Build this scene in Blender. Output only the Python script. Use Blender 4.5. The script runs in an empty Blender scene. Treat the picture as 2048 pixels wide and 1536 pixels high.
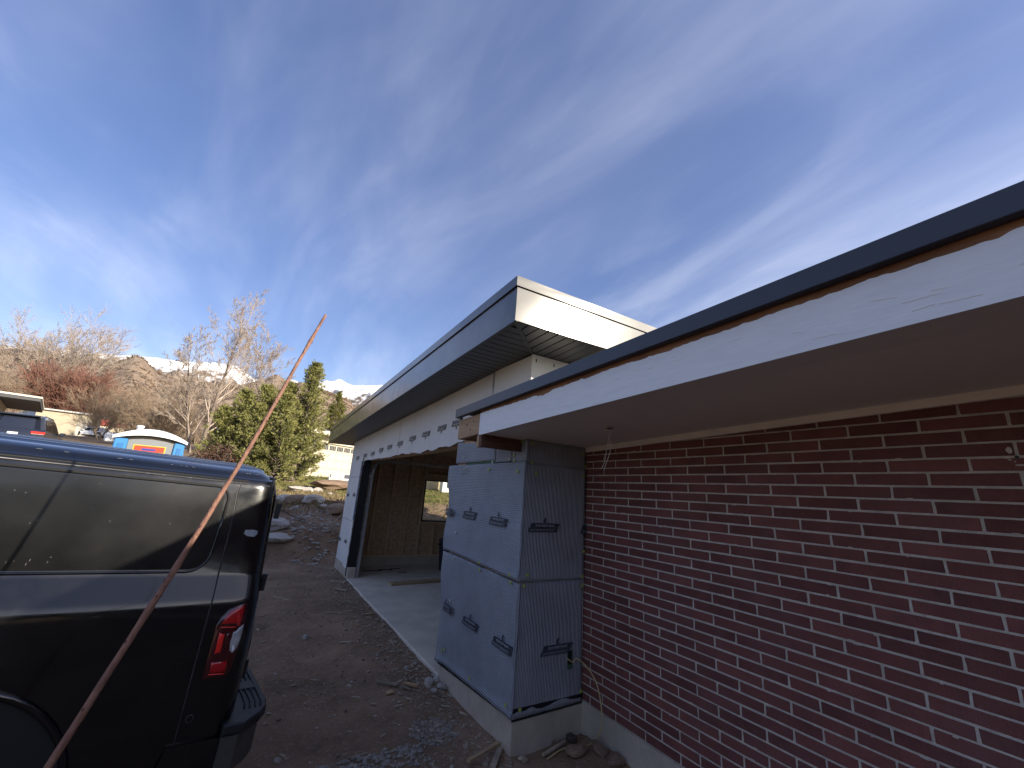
import bpy, bmesh, math, random
import numpy as np
from mathutils import Vector, Matrix, noise as mnoise
random.seed(7); rng = np.random.default_rng(11)
S = bpy.context.scene
COL = S.collection

# ------------------------------------------------------------------ camera, sky, sun, exposure
CAMZ = 2.0
FPX = 828.0
_ya, _pi, _ro = math.radians(30.659), math.radians(15.0845), math.radians(3.852)
_fw = np.array([math.sin(_ya)*math.cos(_pi), math.cos(_ya)*math.cos(_pi), math.sin(_pi)])
_rt = np.array([math.cos(_ya), -math.sin(_ya), 0.0])
_up = np.cross(_rt, _fw)
CR = np.array([_rt*math.cos(_ro)+_up*math.sin(_ro), -_rt*math.sin(_ro)+_up*math.cos(_ro), _fw])
cam = bpy.data.cameras.new('camera'); camo = bpy.data.objects.new('camera', cam); COL.objects.link(camo)
cam.sensor_width = 36.0; cam.sensor_fit = 'HORIZONTAL'; cam.lens = FPX/2048*36.0
cam.clip_start = 0.02; cam.clip_end = 30000
M4 = Matrix.Identity(4)
for i in range(3):
    M4[i][0] = CR[0][i]; M4[i][1] = CR[1][i]; M4[i][2] = -CR[2][i]
M4[2][3] = CAMZ
camo.matrix_world = M4
S.camera = camo

SUN = Vector((0.563, -0.737, 0.372)).normalized()      # towards the sun
SUN_EL = math.asin(SUN.z); SUN_AZ = math.atan2(SUN.x, SUN.y)
world = bpy.data.worlds.new('World'); S.world = world; world.use_nodes = True
nt = world.node_tree; nt.nodes.clear()
def wn(t, **k):
    n = nt.nodes.new(t)
    for a, b in k.items(): setattr(n, a, b)
    return n
L = nt.links.new
sky = wn('ShaderNodeTexSky', sky_type='NISHITA', sun_disc=False)
sky.sun_elevation = SUN_EL; sky.sun_rotation = SUN_AZ
sky.altitude = 1400; sky.air_density = 1.0; sky.dust_density = 3.0; sky.ozone_density = 2.0
tc = wn('ShaderNodeTexCoord'); sep = wn('ShaderNodeSeparateXYZ'); L(tc.outputs['Generated'], sep.inputs[0])
zz = wn('ShaderNodeMath', operation='MAXIMUM'); L(sep.outputs['Z'], zz.inputs[0]); zz.inputs[1].default_value = 0.0
za = wn('ShaderNodeMath', operation='ADD'); L(zz.outputs[0], za.inputs[0]); za.inputs[1].default_value = 0.16
dx = wn('ShaderNodeMath', operation='DIVIDE'); L(sep.outputs['X'], dx.inputs[0]); L(za.outputs[0], dx.inputs[1])
dy = wn('ShaderNodeMath', operation='DIVIDE'); L(sep.outputs['Y'], dy.inputs[0]); L(za.outputs[0], dy.inputs[1])
cmb = wn('ShaderNodeCombineXYZ'); L(dx.outputs[0], cmb.inputs[0]); L(dy.outputs[0], cmb.inputs[1])
def cloud_layer(rot, sc, nscale, lo, hi, detail=7.0, dist=0.6, loc=(0, 0, 0)):
    mp = wn('ShaderNodeMapping'); L(cmb.outputs[0], mp.inputs[0])
    mp.inputs['Location'].default_value = loc
    mp.inputs['Rotation'].default_value = (0, 0, math.radians(rot)); mp.inputs['Scale'].default_value = sc
    nz = wn('ShaderNodeTexNoise'); L(mp.outputs[0], nz.inputs['Vector'])
    nz.inputs['Scale'].default_value = nscale; nz.inputs['Detail'].default_value = detail
    nz.inputs['Roughness'].default_value = 0.52; nz.inputs['Distortion'].default_value = dist
    r = wn('ShaderNodeMapRange', interpolation_type='SMOOTHERSTEP'); L(nz.outputs[0], r.inputs[0])
    r.inputs[1].default_value = lo; r.inputs[2].default_value = hi
    return r.outputs[0]
c1 = cloud_layer(38.7, (1.0, 0.42, 1), 0.95, 0.26, 0.86, 6.0, 0.8, (0.19, 2.422, 0))       # broad soft cirrus veils
c2 = cloud_layer(45.6, (1.0, 0.34, 1), 2.0, 0.27, 0.95, 8.0, 1.5, (6.501, -0.325, 0))        # finer combed streaks
c3 = cloud_layer(0, (1.0, 1.0, 1), 0.55, 0.26, 0.72, 2.0, 0.3, (0.88, 5.167, 0))         # where there is more of it
m1a = wn('ShaderNodeMath', operation='MULTIPLY'); L(c2, m1a.inputs[0]); L(c1, m1a.inputs[1])
m1 = wn('ShaderNodeMath', operation='MULTIPLY'); L(m1a.outputs[0], m1.inputs[0]); m1.inputs[1].default_value = 1.25
m1b = wn('ShaderNodeMath', operation='MULTIPLY'); L(c1, m1b.inputs[0]); m1b.inputs[1].default_value = 0.40
c4 = cloud_layer(66, (1.0, 0.5, 1), 1.5, 0.38, 0.84, 9.0, 2.2, (7.829, 3.396, 0))          # curled wisps
m1c = wn('ShaderNodeMath', operation='MULTIPLY_ADD'); L(c4, m1c.inputs[0]); m1c.inputs[1].default_value = 0.42; L(m1b.outputs[0], m1c.inputs[2])
m2 = wn('ShaderNodeMath', operation='ADD'); L(m1c.outputs[0], m2.inputs[0]); L(m1.outputs[0], m2.inputs[1])
c3b = wn('ShaderNodeMath', operation='MULTIPLY_ADD'); L(c3, c3b.inputs[0]); c3b.inputs[1].default_value = 0.58; c3b.inputs[2].default_value = 0.42
m3 = wn('ShaderNodeMath', operation='MULTIPLY'); L(m2.outputs[0], m3.inputs[0]); L(c3b.outputs[0], m3.inputs[1])
m4 = wn('ShaderNodeMath', operation='MULTIPLY_ADD', use_clamp=True); L(m3.outputs[0], m4.inputs[0]); m4.inputs[1].default_value = 0.60; m4.inputs[2].default_value = 0.0
gam = wn('ShaderNodeGamma'); L(sky.outputs[0], gam.inputs[0]); gam.inputs[1].default_value = 0.76
hue = wn('ShaderNodeHueSaturation'); hue.inputs['Saturation'].default_value = 1.24; hue.inputs['Hue'].default_value = 0.519; hue.inputs['Value'].default_value = 0.754; L(gam.outputs[0], hue.inputs['Color'])
hz1 = wn('ShaderNodeHueSaturation'); hz1.inputs['Saturation'].default_value = 0.516; hz1.inputs['Value'].default_value = 0.936; L(hue.outputs[0], hz1.inputs['Color'])
cadd = wn('ShaderNodeMix', data_type='RGBA', blend_type='ADD'); cadd.inputs[0].default_value = 1.0; L(hz1.outputs[0], cadd.inputs[6]); cadd.inputs[7].default_value = (1.30, 1.32, 1.50, 1)
mixc = wn('ShaderNodeMix', data_type='RGBA', blend_type='MIX')
L(m4.outputs[0], mixc.inputs[0]); L(hue.outputs[0], mixc.inputs[6]); L(cadd.outputs[2], mixc.inputs[7])
bg = wn('ShaderNodeBackground'); L(mixc.outputs[2], bg.inputs[0]); bg.inputs[1].default_value = 0.15
wo = wn('ShaderNodeOutputWorld'); L(bg.outputs[0], wo.inputs[0])

sl = bpy.data.lights.new('sun', 'SUN'); slo = bpy.data.objects.new('sun', sl); COL.objects.link(slo)
sl.energy = 3.4; sl.angle = math.radians(0.53); sl.color = (1.0, 0.90, 0.74)
slo.rotation_euler = SUN.to_track_quat('Z', 'Y').to_euler(); slo.location = (8, -10, 12)
S.view_settings.view_transform = 'Standard'; S.view_settings.look = 'None'
S.view_settings.exposure = 1.32; S.view_settings.gamma = 1.0; S.view_settings.use_curve_mapping = False
S.cycles.max_bounces = 6; S.cycles.transparent_max_bounces = 6
S.cycles.use_denoising = True

# ------------------------------------------------------------------ helpers
def ray(px, py):
    return CR.T @ np.array([(px-1024)/FPX, -(py-768)/FPX, 1.0])
def onx(px, py, X):
    d = ray(px, py); t = X/d[0]; return Vector((X, d[1]*t, d[2]*t+CAMZ))
def ony(px, py, Y):
    d = ray(px, py); t = Y/d[1]; return Vector((d[0]*t, Y, d[2]*t+CAMZ))
def onz(px, py, Z):
    d = ray(px, py); t = (Z-CAMZ)/d[2]; return Vector((d[0]*t, d[1]*t, Z))
def atd(px, py, D):
    d = ray(px, py); t = D/math.hypot(d[0], d[1]); return Vector((d[0]*t, d[1]*t, d[2]*t+CAMZ))
def proj(P):
    c = CR @ np.array([P[0], P[1], P[2]-CAMZ])
    if c[2] < 0.05: return None
    return (1024+FPX*c[0]/c[2], 768-FPX*c[1]/c[2])
def lerp(a, b, t): return a+(b-a)*t
def interp(x, xs, ys): return float(np.interp(x, xs, ys))
def sstep(a, b, x):
    t = min(1, max(0, (x-a)/(b-a))); return t*t*(3-2*t)

def link(name, me, mat=None, parent=None, loc=None, rot=None):
    o = bpy.data.objects.new(name, me); COL.objects.link(o)
    if mat is not None and me is not None and len(me.materials) == 0: me.materials.append(mat)
    if parent is not None:
        o.parent = parent
        if parent.name in WROOT: o.matrix_parent_inverse = Matrix.Translation(-Vector(WROOT[parent.name]))
    if loc is not None: o.location = loc
    if rot is not None: o.rotation_euler = rot
    return o
WROOT = {}
def root(name, loc, label=None, cat=None, group=None):     # an Empty at a thing's base whose parts are given in world coordinates
    o = empty(name, loc); WROOT[o.name] = tuple(loc)
    return tag(o, label, cat, group)
def tag(o, label=None, cat=None, group=None, kind=None):
    if label: o['label'] = label
    if cat: o['category'] = cat
    if group: o['group'] = group
    if kind: o['kind'] = kind
    return o
def empty(name, loc=(0, 0, 0), rot=(0, 0, 0)):
    o = bpy.data.objects.new(name, None); COL.objects.link(o); o.location = loc; o.rotation_euler = rot
    o.empty_display_size = 0.1
    return o

class MB:
    def __init__(s): s.v = []; s.f = []
    def add(s, vs, fs):
        n = len(s.v); s.v += [tuple(p) for p in vs]; s.f += [tuple(i+n for i in f) for f in fs]; return s
    def hexa(s, c):           # 8 corners: bottom 0-3 (ccw), top 4-7
        return s.add(c, [(3, 2, 1, 0), (4, 5, 6, 7), (0, 1, 5, 4), (1, 2, 6, 5), (2, 3, 7, 6), (3, 0, 4, 7)])
    def box(s, x0, x1, y0, y1, z0, z1, sh=0.0, yr=3.3):   # sh: rise of z per metre towards -y
        if x0 > x1: x0, x1 = x1, x0
        if y0 > y1: y0, y1 = y1, y0
        if z0 > z1: z0, z1 = z1, z0
        a, b = sh*(yr-y0), sh*(yr-y1)
        return s.hexa([(x0, y0, z0+a), (x1, y0, z0+a), (x1, y1, z0+b), (x0, y1, z0+b), (x0, y0, z1+a), (x1, y0, z1+a), (x1, y1, z1+b), (x0, y1, z1+b)])
    def obox(s, c, ax, ay, az, hx, hy, hz):   # oriented box
        c, ax, ay, az = Vector(c), Vector(ax)*hx, Vector(ay)*hy, Vector(az)*hz
        return s.hexa([c-ax-ay-az, c+ax-ay-az, c+ax+ay-az, c-ax+ay-az, c-ax-ay+az, c+ax-ay+az, c+ax+ay+az, c-ax+ay+az])
    def tube(s, pts, rad, n=6, cap=True):
        pts = [Vector(p) for p in pts]; k = len(pts)
        if not hasattr(rad, '__len__'): rad = [rad]*k
        base = len(s.v); prev = None
        for i, p in enumerate(pts):
            t = (pts[min(i+1, k-1)]-pts[max(i-1, 0)])
            if t.length < 1e-9: t = Vector((0, 0, 1))
            t.normalize()
            if prev is None:
                a = t.cross(Vector((0.31, 0.17, 0.93)))
                if a.length < 1e-3: a = t.cross(Vector((1, 0, 0)))
            else:
                a = prev-t*prev.dot(t)
            a.normalize(); prev = a; b = t.cross(a)
            for j in range(n):
                th = 2*math.pi*j/n
                s.v.append(tuple(p+(a*math.cos(th)+b*math.sin(th))*rad[i]))
        for i in range(k-1):
            for j in range(n):
                q = base+i*n; jn = (j+1) % n
                s.f.append((q+j, q+jn, q+n+jn, q+n+j))
        if cap:
            s.f.append(tuple(base+j for j in range(n))[::-1]); s.f.append(tuple(base+(k-1)*n+j for j in range(n)))
        return s
    def prism(s, poly, axis, a, b):   # poly of 2-tuples extruded along axis ('x','y','z') from a to b
        def mk(p, t):
            return {'x': (t, p[0], p[1]), 'y': (p[0], t, p[1]), 'z': (p[0], p[1], t)}[axis]
        n = len(poly)
        vs = [mk(p, a) for p in poly]+[mk(p, b) for p in poly]
        fs = [tuple(range(n))[::-1], tuple(range(n, 2*n))]+[(i, (i+1) % n, n+(i+1) % n, n+i) for i in range(n)]
        return s.add(vs, fs)
    def lathe(s, prof, n=24, c=(0, 0, 0), axis='z'):   # prof (r,h)
        base = len(s.v); k = len(prof)
        for r, h in prof:
            for j in range(n):
                th = 2*math.pi*j/n; p = (r*math.cos(th), r*math.sin(th), h)
                if axis == 'y': p = (p[0], p[2], p[1])
                if axis == 'x': p = (p[2], p[0], p[1])
                s.v.append((p[0]+c[0], p[1]+c[1], p[2]+c[2]))
        for i in range(k-1):
            for j in range(n):
                q = base+i*n; jn = (j+1) % n
                s.f.append((q+j, q+jn, q+n+jn, q+n+j))
        s.f.append(tuple(base+j for j in range(n))[::-1]); s.f.append(tuple(base+(k-1)*n+j for j in range(n)))
        return s
    def mesh(s, name='mesh', smooth=False, bevel=0.0, fixn=True, seg=1):
        me = bpy.data.meshes.new(name); me.from_pydata(s.v, [], s.f)
        if fixn or bevel > 0:
            bm = bmesh.new(); bm.from_mesh(me)
            if fixn: bmesh.ops.recalc_face_normals(bm, faces=bm.faces)
            if bevel > 0:
                es = [e for e in bm.edges if len(e.link_faces) == 2 and e.calc_face_angle(0) > 0.5]
                bmesh.ops.bevel(bm, geom=es, offset=bevel, segments=seg, affect='EDGES', profile=0.5)
            bm.to_mesh(me); bm.free()
        if smooth: me.shade_smooth()
        me.update()
        return me
    def build(s, name, mat, parent=None, smooth=False, bevel=0.0, loc=None, rot=None, fixn=True, seg=1):
        return link(name, s.mesh(name, smooth, bevel, fixn, seg), mat, parent, loc, rot)

def autosmooth(o, deg=35):
    me = o.data; me.shade_smooth()
    bm = bmesh.new(); bm.from_mesh(me)
    for e in bm.edges:
        if len(e.link_faces) == 2 and e.calc_face_angle(0) > math.radians(deg): e.smooth = False
    bm.to_mesh(me); bm.free()
    return o

# ------------------------------------------------------------------ materials
MATS = {}
def mat(name, color, rough=0.7, var=0.0, vscale=8.0, color2=None, bump=0.0, bscale=40.0, metal=0.0, spec=0.5, coat=0.0,
        coat_rough=0.05, rvar=0.0, detail=6.0, coords='Object', stretch=None, lo=0.35, hi=0.65, rnd=0.0, bdist=0.01):
    if name in MATS: return MATS[name]
    m = bpy.data.materials.new(name); m.use_nodes = True
    t = m.node_tree; b = t.nodes['Principled BSDF']
    b.inputs['Roughness'].default_value = rough; b.inputs['Metallic'].default_value = metal
    b.inputs['Specular IOR Level'].default_value = spec; b.inputs['Coat Weight'].default_value = coat; b.inputs['Coat Roughness'].default_value = coat_rough
    c = (*color, 1)
    b.inputs['Base Color'].default_value = c
    tcn = t.nodes.new('ShaderNodeTexCoord'); vec = tcn.outputs[coords]
    if stretch:
        mp = t.nodes.new('ShaderNodeMapping'); t.links.new(vec, mp.inputs[0]); mp.inputs['Scale'].default_value = stretch; vec = mp.outputs[0]
    if rnd > 0:
        oi0 = t.nodes.new('ShaderNodeObjectInfo'); av = t.nodes.new('ShaderNodeVectorMath'); av.operation = 'MULTIPLY_ADD'
        t.links.new(oi0.outputs['Random'], av.inputs[0]); av.inputs[1].default_value = (57, 31, 83); t.links.new(vec, av.inputs[2]); vec = av.outputs[0]
    if color2 is not None or var > 0:
        if color2 is None: color2 = tuple(x*(1-var) for x in color)
        nz = t.nodes.new('ShaderNodeTexNoise'); t.links.new(vec, nz.inputs['Vector'])
        nz.inputs['Scale'].default_value = vscale; nz.inputs['Detail'].default_value = detail; nz.inputs['Roughness'].default_value = 0.6
        mr = t.nodes.new('ShaderNodeMapRange'); t.links.new(nz.outputs[0], mr.inputs[0]); mr.inputs[1].default_value = lo; mr.inputs[2].default_value = hi
        mx = t.nodes.new('ShaderNodeMix'); mx.data_type = 'RGBA'; t.links.new(mr.outputs[0], mx.inputs[0])
        mx.inputs[6].default_value = c; mx.inputs[7].default_value = (*color2, 1)
        out = mx.outputs[2]
        if rvar > 0:
            r2 = t.nodes.new('ShaderNodeMapRange'); t.links.new(nz.outputs[0], r2.inputs[0]); r2.inputs[1].default_value = 0.3; r2.inputs[2].default_value = 0.7
            r2.inputs[3].default_value = rough-rvar; r2.inputs[4].default_value = rough+rvar; t.links.new(r2.outputs[0], b.inputs['Roughness'])
        if rnd > 0:
            oi = t.nodes.new('ShaderNodeObjectInfo'); hs = t.nodes.new('ShaderNodeHueSaturation'); t.links.new(out, hs.inputs['Color'])
            r3 = t.nodes.new('ShaderNodeMapRange'); t.links.new(oi.outputs['Random'], r3.inputs[0]); r3.inputs[3].default_value = 1-rnd; r3.inputs[4].default_value = 1+rnd
            t.links.new(r3.outputs[0], hs.inputs['Value']); out = hs.outputs[0]
        t.links.new(out, b.inputs['Base Color'])
    if bump > 0:
        nb = t.nodes.new('ShaderNodeTexNoise'); t.links.new(vec, nb.inputs['Vector']); nb.inputs['Scale'].default_value = bscale; nb.inputs['Detail'].default_value = 8
        bp = t.nodes.new('ShaderNodeBump'); bp.inputs['Strength'].default_value = bump; bp.inputs['Distance'].default_value = bdist
        t.links.new(nb.outputs[0], bp.inputs['Height']); t.links.new(bp.outputs[0], b.inputs['Normal'])
    MATS[name] = m
    return m
def bsdf(m): return m.node_tree.nodes['Principled BSDF']
def add_wave(m, axis, scale, strength, dist=0.004, band='SIN', noise_dist=0.4):
    """extra bump of parallel ridges along one object axis, put before any noise bump"""
    t = m.node_tree; b = bsdf(m)
    tcn = t.nodes.new('ShaderNodeTexCoord'); w = t.nodes.new('ShaderNodeTexWave'); w.wave_type = 'BANDS'; w.bands_direction = axis; w.wave_profile = band
    t.links.new(tcn.outputs['Object'], w.inputs['Vector']); w.inputs['Scale'].default_value = scale; w.inputs['Distortion'].default_value = noise_dist
    w.inputs['Detail'].default_value = 2; w.inputs['Detail Scale'].default_value = 3
    bp = t.nodes.new('ShaderNodeBump'); bp.inputs['Strength'].default_value = strength; bp.inputs['Distance'].default_value = dist
    t.links.new(w.outputs['Fac'], bp.inputs['Height'])
    old = b.inputs['Normal'].links
    if old: t.links.new(old[0].from_socket, bp.inputs['Normal'])
    t.links.new(bp.outputs[0], b.inputs['Normal'])
    return m

m_brick = add_wave(mat('brick', (0.215, 0.074, 0.060), 0.85, color2=(0.150, 0.054, 0.047), vscale=5, bump=0.5, bscale=90, rnd=0.22, bdist=0.006), 'Y', 38, 0.45, 0.004)
def add_flecks(m, color, scale, lo, hi, coords='Object'):
    t = m.node_tree; b = bsdf(m); src = b.inputs['Base Color'].links[0].from_socket
    g = t.nodes.new('ShaderNodeNewGeometry'); n = t.nodes.new('ShaderNodeTexNoise'); t.links.new(g.outputs['Position'], n.inputs['Vector']); n.inputs['Scale'].default_value = scale; n.inputs['Detail'].default_value = 5; n.inputs['Roughness'].default_value = .7
    r = t.nodes.new('ShaderNodeMapRange'); t.links.new(n.outputs[0], r.inputs[0]); r.inputs[1].default_value = lo; r.inputs[2].default_value = hi
    x = t.nodes.new('ShaderNodeMix'); x.data_type = 'RGBA'; t.links.new(r.outputs[0], x.inputs[0]); t.links.new(src, x.inputs[6]); x.inputs[7].default_value = (*color, 1)
    t.links.new(x.outputs[2], b.inputs['Base Color']); return m
add_flecks(m_brick, (.34, .27, .23), 34, .70, .80)          # mortar specks left on the faces
add_flecks(m_brick, (.20, .095, .085), 2.3, .50, .85)       # dusty bloom in broad patches
m_mortar = mat('mortar', (0.66, 0.58, 0.49), 0.95, var=0.25, vscale=14, bump=0.9, bscale=120, bdist=0.008, color2=(0.44, 0.385, 0.325), lo=.35, hi=.7)
m_conc = mat('concrete', (0.58, 0.50, 0.40), 0.9, color2=(0.40, 0.345, 0.275), vscale=3.5, bump=0.5, bscale=30, lo=.3, hi=.7)
m_slab = mat('slab_concrete', (0.70, 0.62, 0.52), 0.72, color2=(0.50, 0.445, 0.38), vscale=2.2, bump=0.25, bscale=25, lo=.3, hi=.72, rvar=.12)
m_whitepaint = mat('white_paint', (0.84, 0.84, 0.83), 0.6, color2=(0.78, 0.78, 0.78), vscale=6, bump=0.25, bscale=18, stretch=(6, 1, 6), bdist=.004)
m_soffitpaint = mat('soffit_paint', (0.86, 0.80, 0.72), 0.55, color2=(0.82, 0.76, 0.68), vscale=2.5, bump=0.12, bscale=12, lo=.3, hi=.7)
m_trim = mat('trim_paint', (0.90, 0.82, 0.70), 0.55, var=0.1, vscale=4, bump=.1, bscale=20)
m_rawwood = mat('raw_wood', (0.50, 0.33, 0.19), 0.75, color2=(0.38, 0.23, 0.12), vscale=5, stretch=(8, 0.6, 8), bump=0.3, bscale=20)
m_darkwood = mat('stained_wood', (0.17, 0.075, 0.045), 0.7, color2=(0.085, 0.04, 0.028), vscale=7, stretch=(1, 8, 8), bump=0.3, bscale=20)
m_ragwood = mat('bared_wood', (0.36, 0.175, 0.085), 0.8, color2=(0.20, 0.095, 0.05), vscale=3, stretch=(6, 1.2, 6), bump=0.5, bscale=18)
m_drip = mat('dark_drip_metal', (0.030, 0.034, 0.048), 0.38, var=.2, vscale=3, metal=0.0, spec=0.6)
m_fascia = mat('bronze_metal', (0.12, 0.117, 0.115), 0.42, metal=0.0, spec=.20, coat=.9, coat_rough=.13, color2=(0.054, 0.052, 0.053), vscale=1.5, bump=0.10, bscale=1.6, rvar=.03, bdist=.03)
m_soffit = mat('soffit_metal', (0.075, 0.076, 0.078), 0.42, metal=0.35, spec=.6)
m_mat = mat('drainage_mat', (0.335, 0.355, 0.395), 0.55, color2=(0.265, 0.285, 0.325), vscale=3.0, bump=0.35, bscale=60, spec=.45, lo=.3, hi=.7)
def grid_bump(m, sc, st, axis_pair):
    add_wave(m, axis_pair[0], sc, st, 0.004, noise_dist=.5); add_wave(m, axis_pair[1], sc*.8, st*.7, 0.004, noise_dist=.5); return m
grid_bump(m_mat, 18, 0.75, ('Z', 'Y'))
m_mat2 = add_wave(mat('ribbed_mat', (0.38, 0.39, 0.42), 0.6, color2=(0.31, 0.32, 0.345), vscale=3.0, bump=0.3, bscale=60, spec=.4), 'X', 20, 0.9, 0.006, noise_dist=.3)
m_wrap = add_wave(mat('wall_wrap', (0.80, 0.775, 0.74), 0.65, color2=(0.70, 0.675, 0.645), vscale=1.6, bump=0.2, bscale=70, lo=.3, hi=.7), 'Y', 26, .25, .003)
m_ink = mat('print_ink', (0.05, 0.056, 0.075), 0.55, spec=.3)
m_inklight = mat('print_light', (0.38, 0.39, 0.41), 0.6, spec=.3)
m_inkfade = mat('print_faded', (0.13, 0.125, 0.12), 0.65, var=.3, vscale=60)
m_washer = mat('washer_plastic', (0.42, 0.47, 0.10), 0.5)
m_washer2 = mat('washer_pale', (0.55, 0.58, 0.50), 0.5)
m_green = mat('green_sheathing', (0.085, 0.17, 0.105), 0.7, var=.3, vscale=6)
m_tar = mat('black_membrane', (0.008, 0.009, 0.012), 0.5, bump=0.4, bscale=14)
m_blue = mat('blue_tape', (0.03, 0.13, 0.30), 0.5, var=.4, vscale=5)
m_whiteboard = mat('white_board', (0.80, 0.78, 0.72), 0.7, var=0.07, vscale=2, bump=.05, bscale=30)
m_stud = mat('stud_wood', (0.78, 0.57, 0.36), 0.8, color2=(0.62, 0.44, 0.26), vscale=3, stretch=(8, 8, .8), bump=.3, bscale=12)
m_osb = mat('strand_board', (0.68, 0.47, 0.29), 0.85, color2=(0.44, 0.29, 0.17), vscale=14, bump=.3, bscale=40)
m_galv = mat('galvanised_steel', (0.55, 0.56, 0.58), 0.35, metal=.9, var=.2, vscale=12)
m_drywall = mat('grey_ceiling', (0.28, 0.28, 0.28), 0.9, var=.2, vscale=2)
m_black = mat('black_paint', (0.0022, 0.0025, 0.0035), 0.22, spec=.5, coat=.75, coat_rough=.06, color2=(0.0045, 0.0045, 0.005), vscale=4, bump=0.02, bscale=1.5, lo=.4, hi=.8, rvar=.10, bdist=.02)
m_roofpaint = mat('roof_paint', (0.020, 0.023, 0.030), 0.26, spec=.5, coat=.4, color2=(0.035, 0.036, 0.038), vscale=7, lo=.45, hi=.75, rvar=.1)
m_plastic = mat('dark_plastic', (0.020, 0.021, 0.024), 0.55, var=.2, vscale=9, bump=.15, bscale=120)
m_chromegrey = mat('bumper_steel', (0.16, 0.155, 0.155), 0.42, metal=.6, var=.35, vscale=6)
m_rubber = mat('rubber', (0.012, 0.012, 0.012), 0.8)
m_redlens = mat('red_lens', (0.45, 0.010, 0.012), 0.12, spec=.6, coat=.6)
m_darkred = mat('dark_red_lens', (0.055, 0.003, 0.005), 0.1, spec=.6, coat=.8)
m_redbright = mat('bright_red_reflector', (0.85, 0.03, 0.02), 0.3, spec=.6)
m_clear = mat('clear_lens', (0.50, 0.50, 0.50), 0.15, spec=.6, coat=.6, var=.5, vscale=30)
m_primer = mat('bare_filler', (0.30, 0.33, 0.38), 0.6, var=.4, vscale=25)
m_scratch = mat('paint_chip', (0.09, 0.09, 0.09), 0.7)
m_flake = mat('chalky_flake', (.16, .165, .18), .8)
m_glassdark = mat('tinted_glass', (0.008, 0.009, 0.011), 0.06, spec=.7)
m_stick = mat('peeled_branch', (0.29, 0.15, 0.105), 0.75, color2=(0.16, 0.078, 0.058), vscale=26, bump=.8, bscale=70, lo=.4, hi=.75, stretch=(1, 1, .5))
m_knot = mat('branch_knot', (0.10, 0.045, 0.035), 0.85, var=.3, vscale=40)
m_cable = mat('yellow_cable', (0.52, 0.42, 0.20), 0.5)
m_wirewhite = mat('white_wire', (0.62, 0.57, 0.50), 0.5)
m_stone = mat('pale_stone', (0.50, 0.46, 0.41), 0.9, color2=(0.32, 0.28, 0.24), vscale=5, bump=.7, bscale=12, rnd=.15)
m_brownstone = mat('brown_stone', (0.30, 0.20, 0.13), 0.9, color2=(0.19, 0.13, 0.09), vscale=5, bump=.7, bscale=12, rnd=.15)
m_debris = mat('weathered_wood', (0.42, 0.34, 0.25), 0.9, var=.4, vscale=9, rnd=.35)
m_gravel = mat('gravel', (0.36, 0.32, 0.27), 0.9, color2=(0.17, 0.15, 0.125), vscale=18)
m_pebble = mat('pebble', (0.42, 0.36, 0.30), 0.9, color2=(0.15, 0.115, 0.09), vscale=13, lo=.42, hi=.58)
m_bin = mat('bin_plastic', (0.022, 0.027, 0.040), 0.5)
m_plank = mat('plank_wood', (0.42, 0.30, 0.175), 0.8, color2=(0.30, 0.21, 0.12), vscale=5, stretch=(1, 8, 8))
m_shingle = mat('roofing', (0.10, 0.10, 0.105), 0.9, var=.3, vscale=10)

# ------------------------------------------------------------------ terrain
LX = [-400, -3, 2, 5, 8, 12, 20, 30, 45, 60, 100, 150, 300, 700, 3000]
LZ = [-1.98, -1.98, -1.98, -1.95, -1.75, -1.35, -.6, .35, 1.6, 2.5, 5.4, 8.8, 20, 52, 240]
RX = [-400, -3, 11.9, 12.4, 12.9, 14.2, 16.5, 18.5, 22, 30, 45, 60, 100, 150, 300, 700, 3000]
RZ = [-1.965, -1.965, -1.955, -1.85, -1.25, -1.0, -.55, -.36, -.02, .42, 1.4, 2.3, 5.2, 8.6, 20, 52, 240]
def fbm(x, y, s, o=4): return mnoise.fractal((x*s, y*s, 3.7), 0.9, 2.1, o)
def ground_z(x, y, rough=True):
    if y < 1.5:
        zl = zr = -1.98+max(0, -6-y)*-.02
        if y < -25: zl = zr = zl+(-25-y)*.07
    else:
        zl = interp(y, LX, LZ)+.05*min(6, max(0, -x-.5))*sstep(2, 5, y)*sstep(16, 8, y)
        zr = interp(y, RX, RZ)
    t = sstep(-2.2, .6, x+ (0.12*(y-12) if y > 12 else 0)*0)
    z = zl*(1-t)+zr*t+CAMZ
    if rough:
        d = math.hypot(x-1, y-5)
        a = 0.022 if d < 12 else 0.05
        z += a*fbm(x, y, .9, 4)+0.012*fbm(x, y, 4.5, 3)
        if d < 11: z += .006*fbm(x, y, 13, 3)
        if 11.5 < y < 24 and -3 < x < 6: z += .10*fbm(x, y, 1.3, 4)
        if 0.8 < x < 3.2 and 2.2 < y < 3.35:   # washed-out hollow in the corner of the walls
            z += .03*sstep(2.3, 2.8, x)*sstep(2.2, 2.9, y)-.025*sstep(2.0, 2.3, x)*sstep(2.9, 3.2, y)
        if 3.2 < y < 9.9 and x > 1.6: z -= .012*sstep(1.6, 2.12, x)*sstep(9.8, 8.5, y)
        if x > 2.18 and 3.34 < y < 11.5: z -= .3
        if x > 3.0 and y < 3.4: z -= .2
    return z
def axis(*segs):
    out = []
    for a, b, st in segs: out += list(np.arange(a, b, st))
    return np.array(out+[segs[-1][1]])
gx = axis((-4200, -600, 400), (-600, -120, 40), (-120, -20, 5), (-20, -4, .8), (-4, -.6, .2), (-.6, 3.0, .035), (3.0, 6, .25), (6, 20, 1.0), (20, 120, 5), (120, 600, 40), (600, 4200, 400))
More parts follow.
